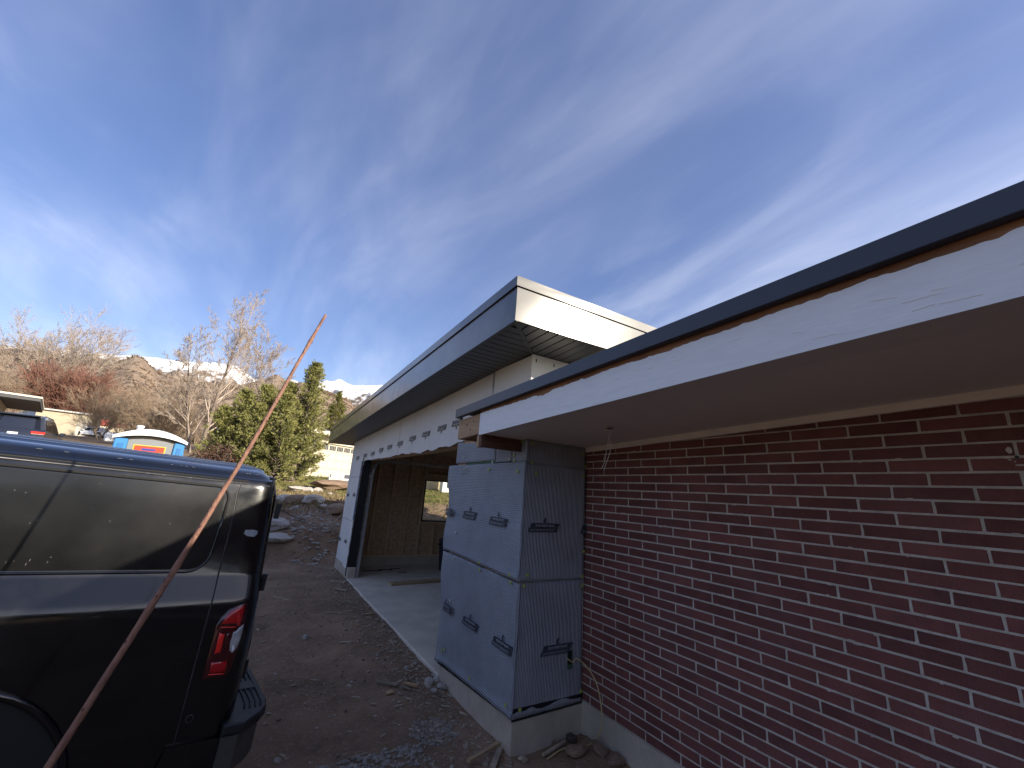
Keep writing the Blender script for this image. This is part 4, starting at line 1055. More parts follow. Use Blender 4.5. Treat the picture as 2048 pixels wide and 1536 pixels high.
# bare metal lower corner
# wheels
def wheel(x, y, sgn, par):
    R_ = .37
    ty = MB().lathe([(.20, -.02), (.27, -.0), (R_-.03, .0), (R_, .03), (R_, .20), (R_-.03, .23), (.2, .23)], 36, (x, y, R_+.005), 'y').build('tyre', m_rubber, None, smooth=True)
    ty.parent = par
    rm = MB().lathe([(.02, .02), (.06, .02), (.07, .035), (.17, .05), (.195, .02), (.205, .02), (.205, .20), (.1, .2)], 28, (x, y, R_+.005), 'y').build('rim', m_galv, None, smooth=True)
    rm.parent = ty
WXS = (-1.20, -4.95)
for x in WXS:
    # dark arch recess just proud of the skin, ringed by a flare
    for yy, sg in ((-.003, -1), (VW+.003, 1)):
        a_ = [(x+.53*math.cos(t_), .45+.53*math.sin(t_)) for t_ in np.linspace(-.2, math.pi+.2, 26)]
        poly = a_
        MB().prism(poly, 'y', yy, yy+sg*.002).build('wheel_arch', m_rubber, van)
        MB().tube([(ax_, yy+sg*.004, az_) for ax_, az_ in a_], .016, 8).build('arch_flare', m_black, van, smooth=True)
    wheel(x, -.035, -1, van); wheel(x, VW-.19, 1, van)
MB().box(-5.86, -.3, .15, VW-.15, .22, .345).build('underbody', m_rubber, van)
for yy in (.012, VW-.012): MB().prism([(-4.62, 1.36), (-4.05, 1.94), (-3.35, 1.94), (-3.35, 1.36)], 'y', yy+(.115 if yy < 1 else -.115), yy+(.09 if yy < 1 else -.09)).build('front_window', m_glassdark, van)
MB().add([(-4.30, .35, 2.0), (-4.30, VW-.35, 2.0), (-4.86, VW-.2, 1.45), (-4.86, .2, 1.45)], [(0, 1, 2, 3)]).build('windscreen', m_glassdark, van)
for yy in (-.10, VW+.10): MB().box(-4.05, -3.9, yy-.10, yy+.10, 1.35, 1.65).build('door_mirror', m_plastic, van, bevel=.03)
for yy in (.3, VW-.3): MB().box(-5.93, -5.85, yy-.18, yy+.18, .80, 1.0).build('headlight', m_clear, van, bevel=.02)

# ------------------------------------------------------------------ leaning stick
sb = Vector(ray(95, 1536)*1.22)+Vector((0, 0, CAMZ)); stp = Vector(ray(655, 632)*1.86)+Vector((0, 0, CAMZ))
dirn = (stp-sb).normalized(); g0 = sb-dirn*((sb.z-.02)/dirn.z)
pts = []; rad = []; N_ = 60
side = dirn.cross(Vector((0, 1, 0))).normalized()
for i in range(N_+1):
    t = i/N_; p = g0.lerp(stp, t)
    tt = (p-sb).dot(dirn)/(stp-sb).length
    bow = .012*math.sin(max(0, tt)*math.pi)-.018*max(0, tt-.62)*2.6*(1-max(0, tt-.62)/.38*.55)
    p = p-side*bow+Vector((.0025*mnoise.noise((t*19, 0, 1)), .0025*mnoise.noise((t*17, 3, 1)), 0))
    pts.append(p); rad.append(lerp(.0148, .0058, t)*(1+.06*mnoise.noise((t*25, 1, 7)))+(.0022 if abs(mnoise.noise((t*33, 9, 2))) > .45 else 0))
stick = root('branch', g0, 'thin peeled reddish branch leaning upright in front of the van', 'branch')
MB().tube(pts, rad, 10).build('stem', m_stick, stick, smooth=True)
for i in range(26):
    k = random.randrange(10, N_-1); a = random.uniform(0, 6.28); nrm = (side*math.cos(a)+dirn.cross(side)*math.sin(a))
    c = pts[k]+nrm*rad[k]*.93
    MB().obox(c, nrm, dirn, nrm.cross(dirn), .0022, random.uniform(.003, .007), .0028).build('bud_scar', m_knot, stick, bevel=.001)

# ------------------------------------------------------------------ rocks, rubble and scraps
def rock_mesh(seed, sub=2, flat=.7, rough=.32):
    bm = bmesh.new(); bmesh.ops.create_icosphere(bm, subdivisions=sub, radius=1)
    for v in bm.verts:
        n = v.co.normalized(); k = 1+rough*mnoise.fractal((n.x*1.3+seed*3.1, n.y*1.3, n.z*1.3), .8, 2, 3)
        c = mnoise.cell_vector((n*1.6+Vector((seed, 0, 0))))
        v.co = n*k; v.co += (Vector(c)-Vector((.5, .5, .5)))*rough*.35
        v.co.z *= flat
    me = bpy.data.meshes.new('rock'); bm.to_mesh(me); bm.free(); return me
ROCKS = [rock_mesh(i) for i in range(8)]
SMALL = [rock_mesh(20+i, 1, .7, .3) for i in range(8)]
def rock(px, py, D, size, m, name, label, group=None, flat=1.0, rz=0, sink=.35, tiltv=0, ground_=True, cat='rock'):
    p = atd(px, py, D)
    if ground_: p.z = ground_z(p.x, p.y)+size[2]*(1-sink)*.7
    me = random.choice(ROCKS).copy(); me.materials.clear()
    o = link(name, me, m, None, p, (tiltv, random.uniform(-.1, .1), rz)); o.scale = size; tag(o, label, cat, group)
    return o
bank = 'rocks on the cut bank'
def bank_rock(px, py, size, m, label, **k):
    # find where the pixel ray meets the terrain
    d = ray(px, py); t = 3.0; 
    while t < 60:
        if d[2]*t+CAMZ <= ground_z(d[0]*t, d[1]*t, False)+.03: break
        t += .05
    D = math.hypot(d[0], d[1])*t
    return rock(px, py, D, size, m, 'rock', label, bank, **k)
bank_rock(548, 1052, (.40, .30, .24), m_stone, 'pale rounded rock beside the rear of the van', rz=.3)
bank_rock(552, 1072, (.42, .28, .16), m_stone, 'flat pale slab of rock below the rounded one by the van', rz=.1)
bank_rock(569, 1002, (.34, .28, .24), m_stone, 'bluish pale block of rock left of the brown slab on the bank', rz=.6)
bank_rock(595, 1006, (.52, .3, .25), m_brownstone, 'brown layered slab between two pale rocks on the bank', rz=-.2)
bank_rock(625, 1010, (.36, .28, .26), m_stone, 'pale rough boulder in the middle of the bank', rz=.4)
bank_rock(645, 1017, (.16, .13, .13), m_stone, 'small white rock just right of the middle boulder', rz=.2)
bank_rock(644, 1004, (.17, .14, .13), m_stone, 'small pale rock above the small white one', rz=.2)
bank_rock(634, 985, (.20, .16, .18), m_stone, 'pale upright rock at the lawn edge', rz=.1)
bank_rock(600, 984, (.50, .25, .14), m_stone, 'long low pale rock at the lawn edge', rz=.0)
bank_rock(617, 982, (.2, .16, .14), m_stone, 'pale rock between the long rock and the upright one', rz=.5)
bank_rock(664, 980, (.95, .65, .30), m_brownstone, 'large flat tan boulder overhanging the top of the bank', rz=.2, sink=-.2)
bank_rock(583, 1004, (.16, .13, .1), m_brownstone, 'brown rock wedged under the bluish block', rz=.9)
bank_rock(675, 1025, (.42, .3, .26), m_brownstone, 'brown boulder half buried beside the garage corner', rz=.2)
bank_rock(537, 1008, (.14, .12, .2), m_stone, 'pale rock half hidden behind the van corner', rz=.2)
bank_rock(660, 988, (.12, .1, .09), m_stone, 'small white stone under the large tan boulder', rz=.2)
# twigs and roots on the bank
def bank_pt(px, py, dz=.06):
    d = ray(px, py); t = 3.0
    while t < 60:
        if d[2]*t+CAMZ <= ground_z(d[0]*t, d[1]*t, False)+dz: break
        t += .05
    return Vector((d[0]*t, d[1]*t, d[2]*t+CAMZ))
for pix, r, lb in (([(563, 1008), (575, 999), (595, 995), (625, 998), (655, 1002), (680, 1006)], .02, 'long dark root arching across the rocks of the bank'),
                   ([(565, 1020), (580, 1030), (598, 1037), (612, 1040)], .014, 'dark root trailing below the brown slab'),
                   ([(652, 1053), (666, 1045), (676, 1036), (684, 1028)], .014, 'pale stick leaning up towards the garage corner'),
                   ([(660, 1058), (664, 1064), (667, 1070)], .02, 'short broken stick low on the bank')):
    o = MB().tube(smooth_path([bank_pt(*q, .09) for q in pix], 4), r, 6).build('root', m_debris if 'pale' in lb or 'short' in lb else m_knot, None, smooth=True); tag(o, lb, 'root')

def gpt(px, py, dz=0):
    d = ray(px, py); t = .5
    while t < 40:
        if d[2]*t+CAMZ <= ground_z(d[0]*t, d[1]*t): break
        t += .02
    return Vector((d[0]*t, d[1]*t, ground_z(d[0]*t, d[1]*t)+dz))
def gstone(px, py, s, m, label, group=None, cat='stone', name='stone', dz=0, flat=1):
    p = gpt(px, py); me = random.choice(ROCKS).copy(); me.materials.clear()
    o = link(name, me, m, None, p+Vector((0, 0, s*.35+dz)), (random.uniform(-.3, .3), random.uniform(-.3, .3), random.uniform(0, 6)))
    o.scale = (s*random.uniform(.85, 1.25), s*random.uniform(.8, 1.1), s*random.uniform(.7, .95)*flat); tag(o, label, cat, group); return o
gstone(611, 1278, .05, m_stone, 'grey stone alone in the middle of the dirt yard')
gstone(858, 1368, .062, m_stone, 'largest of the broken concrete lumps at the slab corner')
gstone(876, 1360, .05, m_stone, 'concrete lump behind the largest at the slab corner')
gstone(884, 1378, .052, m_stone, 'concrete lump closest to the pillar foundation')
gstone(868, 1385, .04, m_stone, 'small concrete lump in front of the largest')
gstone(868, 1352, .03, m_stone, 'small concrete lump at the back of the pile by the slab')
gstone(813, 1338, .035, m_stone, 'pointed pale stone near the slab edge')
gstone(830, 1330, .026, m_stone, 'small pale stone between the pointed stone and the slab')
gstone(554, 1526, .03, m_stone, 'white chip of stone at the bottom near the bumper')
gstone(1150, 1513, .075, m_brownstone, 'rounded two-tone stone beside the yellow cable', dz=.01)
gstone(1165, 1502, .05, m_brownstone, 'dark stone behind the two-tone stone')
gstone(1200, 1508, .075, m_brownstone, 'square broken brown stone by the house foundation', flat=.8)
gstone(1232, 1530, .07, m_brownstone, 'brown stone at the bottom edge by the house foundation')
gstone(1105, 1486, .035, m_brownstone, 'light brown stone in the hollow of the corner')
gstone(1143, 1485, .05, mat('dark_stone', (.075, .06, .052), .9, var=.4, vscale=6, bump=.6, bscale=14), 'dark flat stone under the cable end')
gstone(1068, 1496, .035, m_stone, 'crumpled pale lump at the foot of the pillar')
gstone(1045, 1524, .04, m_debris, 'clod of leaf litter below the pillar corner')
# scraps of wood
def scrap(a, b, w, h, m, label, dz=.012, lift=0):
    pa, pb = gpt(*a), gpt(*b); ax = (pb-pa); ln = ax.length/2; ax.normalize(); ay = Vector((0, 0, 1)).cross(ax).normalized(); az = ax.cross(ay)
    c = (pa+pb)/2+Vector((0, 0, h/2+dz+lift))
    me = MB().obox((0, 0, 0), ax, ay, az, ln, w/2, h/2).mesh('scrap', bevel=.0015)
    o = link('wood_scrap', me, m, None, c); tag(o, label, 'wood scrap'); return o
scrap((653, 1227), (692, 1230), .018, .012, m_debris, 'thin stick lying across the dirt level with the tail light')
scrap((678, 1288), (707, 1287), .02, .012, m_debris, 'short stick right of the lone grey stone')
scrap((545, 1196), (578, 1203), .012, .01, m_debris, 'dark stick in the dirt near the upper van corner')
scrap((729, 1231), (748, 1229), .03, .012, m_rawwood, 'pale wood offcut beside the middle of the slab edge')
scrap((752, 1369), (795, 1375), .035, .02, m_debris, 'grey rotten stick left of the concrete lumps')
scrap((772, 1392), (786, 1387), .06, .012, m_rawwood, 'small square of pale wood in front of the rotten stick')
scrap((805, 1371), (836, 1378), .03, .022, m_rawwood, 'pale wood offcut touching the concrete lumps')
scrap((802, 1378), (820, 1384), .018, .014, m_debris, 'short dark stick below the pale offcut')
scrap((756, 1310), (772, 1302), .014, .01, m_debris, 'small twig leaning on the rubble beside the slab')
scrap((741, 1412), (753, 1412), .016, .008, m_debris, 'thin splinter in the bare dirt')
scrap((710, 1252), (719, 1255), .016, .01, m_rawwood, 'tiny pale splinter near the slab edge')
scrap((935, 1540), (998, 1498), .035, .02, m_plank, 'pale stake pointing at the pillar corner', lift=.02)
scrap((985, 1545), (1000, 1502), .045, .018, m_debris, 'weathered grey stake beside the pale one')
scrap((1085, 1517), (1130, 1490), .022, .018, m_debris, 'stick lying in the hollow by the pillar')
scrap((660, 1165), (690, 1168), .06, .02, m_debris, 'flat dark board scrap by the far slab corner')
scrap((668, 1180), (694, 1184), .05, .02, m_debris, 'second dark board scrap nearer along the slab')
scrap((735, 1512), (693, 1523), .008, .006, m_debris, 'thin twig above the gravel at the bottom edge')

# small loose stuff: pebbles, chips, gravel patches (nobody could count these)
def scatter(name, n, area, size, m, label, dens=None, meshes=SMALL, elong=1.0):
    mb = MB(); made = 0; tries = 0
    data = [([tuple(v.co) for v in me.vertices], [tuple(p.vertices) for p in me.polygons]) for me in meshes]
    while made < n and tries < n*30:
        tries += 1
        x = random.uniform(area[0], area[1]); y = random.uniform(area[2], area[3])
        if dens and random.random() > dens(x, y): continue
        s = size[0]*(size[1]/size[0])**(random.random()**2.2); a = random.uniform(0, 6.28); ca, sa = math.cos(a), math.sin(a)
        vs, fs = random.choice(data); z = ground_z(x, y); e = random.uniform(.8, 1.2)*elong; fl = random.uniform(.6, 1) / (elong**.8)
        mb.add([(x+s*(vx*e*ca-vy*sa), y+s*(vx*e*sa+vy*ca), z+s*(vz*fl+.30)) for vx, vy, vz in vs], fs); made += 1
    o = mb.build(name, m, None, fixn=False); tag(o, label, name.replace('_', ' '), kind='stuff'); return o
def yard(x, y): return .12+.88*sstep(1.1, 2.1, x)*(1 if y > 4.2 else .5)+.5*max(0, mnoise.noise((x*1.7, y*1.7, 2)))
def gpx(px, py): p = gpt(px, py); return p
scatter('pebbles', 3600, (-1.5, 2.13, 1.9, 11.8), (.004, .022), m_pebble, 'small loose pebbles strewn over the dirt yard', yard)
scatter('wood_chips', 1400, (-.8, 2.13, 2.0, 11.8), (.006, .022), m_debris, 'splinters and wood chips along the slab edge', lambda x, y: .04+.96*sstep(1.5, 2.1, x), elong=2.6)
gc = gpx(868, 1462)
scatter('gravel_patch', 520, (gc.x-.26, gc.x+.2, gc.y-.26, gc.y+.26), (.006, .016), m_gravel, 'patch of grey gravel near the pillar foundation', lambda x, y: 1 if math.hypot((x-gc.x)/.20, (y-gc.y)/.22) < 1+.3*mnoise.noise((x*9, y*9, 1)) else 0)
g2 = gpx(735, 1530)
scatter('gravel_strip', 320, (g2.x-.35, g2.x+.45, g2.y-.18, g2.y+.09), (.010, .024), m_gravel, 'loose grey stones along the bottom edge of the yard', lambda x, y: .9 if mnoise.noise((x*4, y*4, 5)) > -.35 else .1)
scatter('rubble', 420, (1.2, 2.4, 11.9, 15.0), (.015, .07), m_stone, 'broken rubble at the foot of the cut bank')
scatter('bank_rubble', 800, (-1.0, 3.2, 12.2, 18.0), (.012, .06), m_brownstone, 'small stones scattered over the cut bank')

# ------------------------------------------------------------------ unseen hedge added behind the viewer to darken the van's reflection
def hedge():
    t = root('reflection_hedge', (-8, -14, ground_z(-8, -14, False)), 'unseen evergreen hedge added behind the viewer to darken the van reflection', 'hedge'); t['kind'] = 'stuff'
    V = []; F = []; rnd = random.Random(4)
    for i in range(9000):
        x = rnd.uniform(-34, 9); top = 4.6+1.5*mnoise.fractal((x*.35, 2, 1), .9, 2, 4); z = top*rnd.random()**.8; y = -14+rnd.gauss(0, .7)*(1-.5*z/top)
        s_ = rnd.uniform(.25, .6); d = Vector((rnd.gauss(0, 1), rnd.gauss(0, 1), rnd.gauss(.3, 1))).normalized()*s_; w_ = d.cross(Vector((rnd.gauss(0, 1), rnd.gauss(0, 1), rnd.gauss(0, 1)))).normalized()*s_*.4
        p = Vector((x, y, z+.0)); k0 = len(V); V.extend([tuple(p-w_), tuple(p+d), tuple(p+w_), tuple(p-d*.4)]); F.append((k0, k0+1, k0+2, k0+3))
    me = bpy.data.meshes.new('foliage'); me.from_pydata(V, [], F); link('foliage', me, mat('hedge_leaf', (.05, .06, .03), .9, var=.4, vscale=2), t)
    tr = MB()
    for x in range(-33, 9, 3): tr.tube([(x, -14, -.2), (x+.1, -14, 2.6)], [.12, .05], 6)
    tr.build('trunks', mat('hedge_bark', (.12, .09, .07), .95), t)
hedge()

# ------------------------------------------------------------------ trees
def grow(mb, p, d, length, r, lev, P, rnd, tips=None):
    """recursive branch: P = dict(levels, segs, kids, spread, up, shrink, wob)"""
    n = P['segs'][lev]; pts = [p]; rad = [r]; q = p.copy(); dd = d.copy()
    for i in range(n):
        dd = (dd+Vector((rnd.gauss(0, 1), rnd.gauss(0, 1), rnd.gauss(0, 1)))*P['wob'][lev]+Vector((0, 0, P['up'][lev]))).normalized()
        q = q+dd*(length/n); pts.append(q.copy()); rad.append(max(P.get('rmin', .004), r*(1-(i+1)/n*P['taper'][lev])))
    mb.tube(pts, rad, 6 if lev == 0 else 4 if lev == 1 else 3, cap=False)
    if tips is not None and lev >= P['levels']-2: tips.append((pts[-1], dd))
    if lev+1 >= P['levels']: return
    k = P['kids'][lev]
    for c in range(k):
        t = lerp(P['from'][lev], 1.0, (c+rnd.random()*.8)/k); i = min(n-1, int(t*n)); f = t*n-i
        b = pts[i].lerp(pts[i+1], min(1, f)); ax = (pts[i+1]-pts[i]).normalized()
        s = ax.cross(Vector((rnd.gauss(0, 1), rnd.gauss(0, 1), rnd.gauss(0, 1)))).normalized()
        a = P['spread'][lev]*rnd.uniform(.65, 1.25); nd = (ax*math.cos(a)+s*math.sin(a)).normalized()
        grow(mb, b, nd, length*P['shrink'][lev]*rnd.uniform(.65, 1.15)*(1-.45*t if P.get('cone') else 1), max(P.get('rmin', .004), rad[i]*P['rsh'][lev]), lev+1, P, rnd, tips)
m_bark = mat('grey_bark', (.23, .18, .145), .95, color2=(.14, .11, .09), vscale=3, rnd=.05)
m_twig = mat('pale_twigs', (.46, .375, .305), .95, var=.3, vscale=1.0)
m_redtwig = mat('red_twigs', (.26, .125, .088), .95, color2=(.19, .092, .068), vscale=.6)
m_tantwig = mat('tan_twigs', (.33, .25, .175), .95, color2=(.25, .18, .12), vscale=.5)
BROAD = dict(levels=5, segs=[4, 6, 5, 4, 3], kids=[10, 10, 9, 9, 0], spread=[.95, .62, .60, .60, .5], up=[.0, .09, .06, .05, .03], shrink=[2.35, .55, .48, .45, .4], wob=[.015, .12, .14, .16, .16], taper=[.35, .75, .8, .85, .9], rsh=[.55, .55, .5, .5, .5], rmin=.021)
BROAD['from'] = [.62, .30, .25, .2, .1]
TALL = dict(levels=5, segs=[9, 6, 5, 4, 3], kids=[22, 8, 7, 5, 0], spread=[.62, .55, .55, .6, .5], up=[.03, .07, .06, .04, .03], shrink=[.50, .52, .50, .48, .4], wob=[.05, .10, .13, .16, .16], taper=[.85, .85, .85, .9, .9], rsh=[.45, .5, .5, .5, .5], rmin=.011, cone=True)
TALL['from'] = [.12, .2, .2, .15, .1]
BUSH = dict(levels=4, segs=[5, 5, 4, 3], kids=[9, 8, 6, 0], spread=[.45, .45, .5, .5], up=[.05, .03, .03, .02], shrink=[.62, .55, .5, .4], wob=[.10, .13, .16, .16], taper=[.7, .8, .85, .9], rsh=[.6, .55, .5, .5], rmin=.010)
BUSH['from'] = [.15, .2, .2, .1]
BUSHR = dict(BUSH); BUSHR['rmin'] = .026
def tree(name, label, base, h, P, seed, mb_bark, m_tw, r0, trunk_frac=1.0, stems=1, lean=(0, 0), spread0=.0, cat='tree', group=None):
    t = root(name, base, label, cat, group); rnd = random.Random(seed)
    tr = MB(); cr = MB()
    for s_ in range(stems):
        a = rnd.uniform(0, 6.28); d = Vector((lean[0]+spread0*math.cos(a), lean[1]+spread0*math.sin(a), 1)).normalized()
        full_ = MB(); 
        # trunk separately: level 0 only goes into the trunk mesh
        n = P['segs'][0]; pts = [Vector(base)]; rad = [r0]; q = Vector(base); dd = d.copy(); ln = h*trunk_frac*rnd.uniform(.85, 1.1)
        for i in range(n):
            dd = (dd+Vector((rnd.gauss(0, 1), rnd.gauss(0, 1), rnd.gauss(0, .4)))*P['wob'][0]+Vector((0, 0, P['up'][0]))).normalized()
            q = q+dd*(ln/n); pts.append(q.copy()); rad.append(max(.012, r0*(1-(i+1)/n*P['taper'][0])))
        tr.tube(pts, rad, 9, cap=False)
        k = P['kids'][0]
        for c in range(k):
            tt = lerp(P['from'][0], 1.0, (c+rnd.random()*.8)/k); i = min(n-1, int(tt*n)); f = tt*n-i
            b = pts[i].lerp(pts[i+1], min(1, f)); ax = (pts[i+1]-pts[i]).normalized()
            s2 = ax.cross(Vector((rnd.gauss(0, 1), rnd.gauss(0, 1), rnd.gauss(0, 1)))).normalized(); an = P['spread'][0]*rnd.uniform(.65, 1.25)
            nd = (ax*math.cos(an)+s2*math.sin(an)).normalized()
            grow(cr, b, nd, ln*P['shrink'][0]*rnd.uniform(.7, 1.1)*(1-.45*tt if P.get('cone') else 1), rad[i]*P['rsh'][0], 1, P, rnd)
    tr.build('trunk', mb_bark, t, smooth=True, fixn=False); cr.build('crown', m_tw, t, smooth=True, fixn=False)
    return t
def gbase(px, py, D):
    p = atd(px, py, D); p.z = ground_z(p.x, p.y, False)-.05; return p
def height_to(px, py, D, base): return atd(px, py, D).z-base.z
b = gbase(96, 830, 125); tree('bare_tree', 'big spreading bare tree behind the dark parked car', b, height_to(110, 655, 125, b), BROAD, 5, m_bark, m_twig, .62, .30, spread0=.0)
b = gbase(404, 880, 52); tree('bare_tree', 'tall slender bare tree left of the green juniper', b, height_to(415, 640, 52, b), TALL, 8, m_bark, m_twig, .22, 1.0)
b = gbase(386, 880, 54); tree('bare_tree', 'second bare trunk leaning left beside the tall slender tree', b, height_to(350, 690, 54, b), TALL, 18, m_bark, m_twig, .16, 1.0, lean=(-.25, 0))
b = gbase(512, 860, 60); tree('bare_tree', 'small bare tree rising behind the top of the juniper', b, height_to(530, 705, 60, b), TALL, 12, m_bark, m_twig, .14, .95, stems=2, spread0=.14)
b = gbase(112, 835, 112); tree('red_twig_shrub', 'large red-twigged willow thicket below the big bare tree', b, height_to(110, 715, 112, b)*1.0, BUSHR, 3, m_redtwig, m_redtwig, .08, .56, stems=30, spread0=.55, cat='shrub')
b = gbase(168, 850, 116); tree('red_twig_shrub', 'smaller red-twigged thicket to the right of the big one', b, height_to(168, 762, 116, b), BUSHR, 4, m_redtwig, m_redtwig, .06, .6, stems=14, spread0=.7, cat='shrub')
b = gbase(272, 858, 110); tree('rust_shrub', 'low rust-coloured bush above the portable toilet roof', b, 4.2, BUSH, 6, m_redtwig, m_redtwig, .05, .6, stems=12, spread0=.8, cat='shrub')
k = 0
for (px, py, D, hh, lb) in ((205, 850, 75, 7.0, 'tan bare bush between the red thicket and the toilet'), (250, 846, 84, 7.5, 'tan bare bush behind the toilet on its left'), (302, 850, 70, 6.6, 'tan bare bush directly above the toilet roof'),
                            (345, 860, 58, 5.0, 'tan bare bush left of the slender tree trunk'), (438, 850, 66, 6.6, 'tan bare bush between the slender tree and the juniper'), (20, 800, 110, 11.0, 'tan bare tree above the flat-roofed house'), (232, 838, 120, 12.0, 'faint tan bare tree on the slope beyond the street'),
                            (480, 850, 75, 8.0, 'tan bare bush behind the left side of the juniper'), (372, 856, 84, 8.5, 'tan bare bush far behind the slender tree'), (315, 846, 110, 11, 'tall tan bare thicket far behind the toilet'), (175, 838, 130, 12, 'tan bare thicket beyond the pale gabled house')):
    b = gbase(px, py, D); tree('bare_bush', lb, b, hh, BUSH, 30+k, m_tantwig, m_tantwig, .05, .62, stems=9, spread0=.55, cat='bush', group='bare bushes on the slope'); k += 1

# juniper: sprays of scale foliage on upswept branches
m_jun = mat('juniper_foliage', (.29, .275, .090), .8, color2=(.175, .185, .062), vscale=2.2, lo=.3, hi=.7, spec=.25)
m_jun2 = mat('juniper_foliage_olive', (.22, .21, .05), .8, color2=(.12, .13, .035), vscale=2.2, lo=.3, hi=.7, spec=.25)
def juniper(name, label, base, h, w, seed, m, n_br=150, leaders=((0, 0, 1.0),), dens=1.0):
    t = root(name, base, label, 'tree'); rnd = random.Random(seed); tr = MB(); V = []; F = []
    def spray(p, d, s):
        # a flat feathery spray: central quad blade chain plus side blades
        side = d.cross(Vector((rnd.gauss(0, 1), rnd.gauss(0, 1), rnd.gauss(0, 1))))
        if side.length < 1e-3: return
        side.normalize()
        for q in range(7):
            a = (q-3)/3*.75; dd = (d*math.cos(a)+side*math.sin(a)+Vector((rnd.gauss(0, .16), rnd.gauss(0, .16), rnd.gauss(0, .16)))).normalized()
            ln = s*rnd.uniform(.6, 1.1)*(1-.35*abs(q-3)/3); wv = dd.cross(Vector((rnd.gauss(0, 1), rnd.gauss(0, 1), rnd.gauss(0, 1)))).normalized()*s*.06
            b0 = p+d*s*.12*rnd.random(); k0 = len(V)
            V.extend([tuple(b0-wv*.5), tuple(b0+dd*ln*.55-wv), tuple(b0+dd*ln), tuple(b0+dd*ln*.5+wv), tuple(b0+wv*.5)]); F.append((k0, k0+1, k0+2, k0+3, k0+4))
    for lx, ly, lh, lw in leaders:
        top = h*lh; c = Vector(base)+Vector((lx, ly, 0))
        tr.tube([c*.15+Vector(base)*.85, c+Vector((0, 0, top*.4)), c+Vector((0, 0, top*.97))], [.14*lh, .08*lh, .012], 7, cap=False)
        nb = int(n_br*lh*(.45+.55*lw)*dens)
        for i in range(nb):
            t_ = (i+rnd.random())/nb; z = top*(.06+.92*t_**.9)
            reach = w*lw*(1-t_)**.75*rnd.uniform(.5, 1.15)*(1.0 if t_ > .12 else .8)+.16
            a = rnd.uniform(0, 6.28); up_ = .30+.75*t_; d = Vector((math.cos(a), math.sin(a), up_)).normalized()
            p0 = c+Vector((0, 0, z-reach*.25)); n = max(3, int(reach/.16)); pts = []
            for j in range(n+1):
                f = j/n; p = p0+d*reach*f+Vector((0, 0, .10*reach*f*f)); pts.append(p)
                if f > .22 or reach < .5:
                    for q in range(4 if f < .8 else 7):
                        dd = (d+Vector((rnd.gauss(0, .55), rnd.gauss(0, .55), rnd.gauss(.12, .45)))).normalized()
                        spray(p+Vector((rnd.gauss(0, .05), rnd.gauss(0, .05), rnd.gauss(0, .05))), dd, rnd.uniform(.13, .27)*(1.1-.35*f))
            tr.tube([pts[0], pts[len(pts)//2], pts[-1]], [.022, .014, .005], 4, cap=False)
    tr.build('trunk', m_bark, t, smooth=True, fixn=False)
    me = bpy.data.meshes.new('crown'); me.from_pydata(V, [], F); link('crown', me, m, t)
    return t
b = gbase(578, 958, 21.5)
juniper('juniper_tree', 'large yellow-green juniper behind the van roof', b, height_to(604, 722, 21.5, b), 1.9, 3, m_jun, 230, ((0.2, 0, 1.0, .70), (-.7, .3, .80, .8), (-1.5, .1, .74, .8), (-2.3, .2, .68, .65), (.35, .4, .74, .42), (-.7, -.9, .66, .6), (-1.7, -.6, .55, .7), (-2.9, 0, .52, .45)))
b = gbase(654, 930, 44)
juniper('juniper_tree', 'darker juniper between the large one and the garage eave', b, height_to(652, 778, 44, b), 1.9, 9, m_jun2, 170, ((0, 0, 1.0, .9), (.5, .2, .85, .7), (-.5, .1, .8, .7)))

# dried brown leafy bush
def leaf_bush(name, label, base, h, w, n, m, seed, ls):
    t = root(name, base, label, 'bush'); rnd = random.Random(seed); V = []; F = []; st = MB()
    for s_ in range(16):
        a = rnd.uniform(0, 6.28); e = Vector((math.cos(a)*w*rnd.uniform(.3, .9), math.sin(a)*w*rnd.uniform(.3, .9), h*rnd.uniform(.6, 1)))
        st.tube([Vector(base), Vector(base)+e*.5+Vector((0, 0, h*.12)), Vector(base)+e], [.03, .02, .006], 5, cap=False)
    for i in range(n):
        while True:
            v = Vector((rnd.uniform(-1, 1), rnd.uniform(-1, 1), rnd.uniform(0, 1)))
            if math.hypot(v.x, v.y)**2+(v.z*1.0-.35)**2/.5 < 1+.35*mnoise.noise((v.x*2.6, v.y*2.6, v.z*2.6+seed)) and mnoise.noise((v.x*4, v.y*4, v.z*4)) > -.28: break
        p = Vector(base)+Vector((v.x*w, v.y*w, v.z*h)); d = Vector((rnd.gauss(0, 1), rnd.gauss(0, 1), rnd.gauss(-.2, 1))).normalized(); s2 = d.cross(Vector((rnd.gauss(0, 1), rnd.gauss(0, 1), rnd.gauss(0, 1)))).normalized()
        L_ = ls*rnd.uniform(.6, 1.3); k0 = len(V)
        V.extend([tuple(p), tuple(p+d*L_*.5+s2*L_*.38), tuple(p+d*L_), tuple(p+d*L_*.5-s2*L_*.38)]); F.append((k0, k0+1, k0+2, k0+3))
    st.build('stem', m_bark, t, fixn=False)
    me = bpy.data.meshes.new('foliage'); me.from_pydata(V, [], F); link('foliage', me, m, t); return t
b = gbase(428, 925, 20); leaf_bush('leafy_bush', 'round bush of dead dark brown leaves left of the juniper', b, 1.75, .95, 3600, mat('dead_leaves', (.105, .048, .032), .85, color2=(.05, .024, .018), vscale=4), 2, .085)

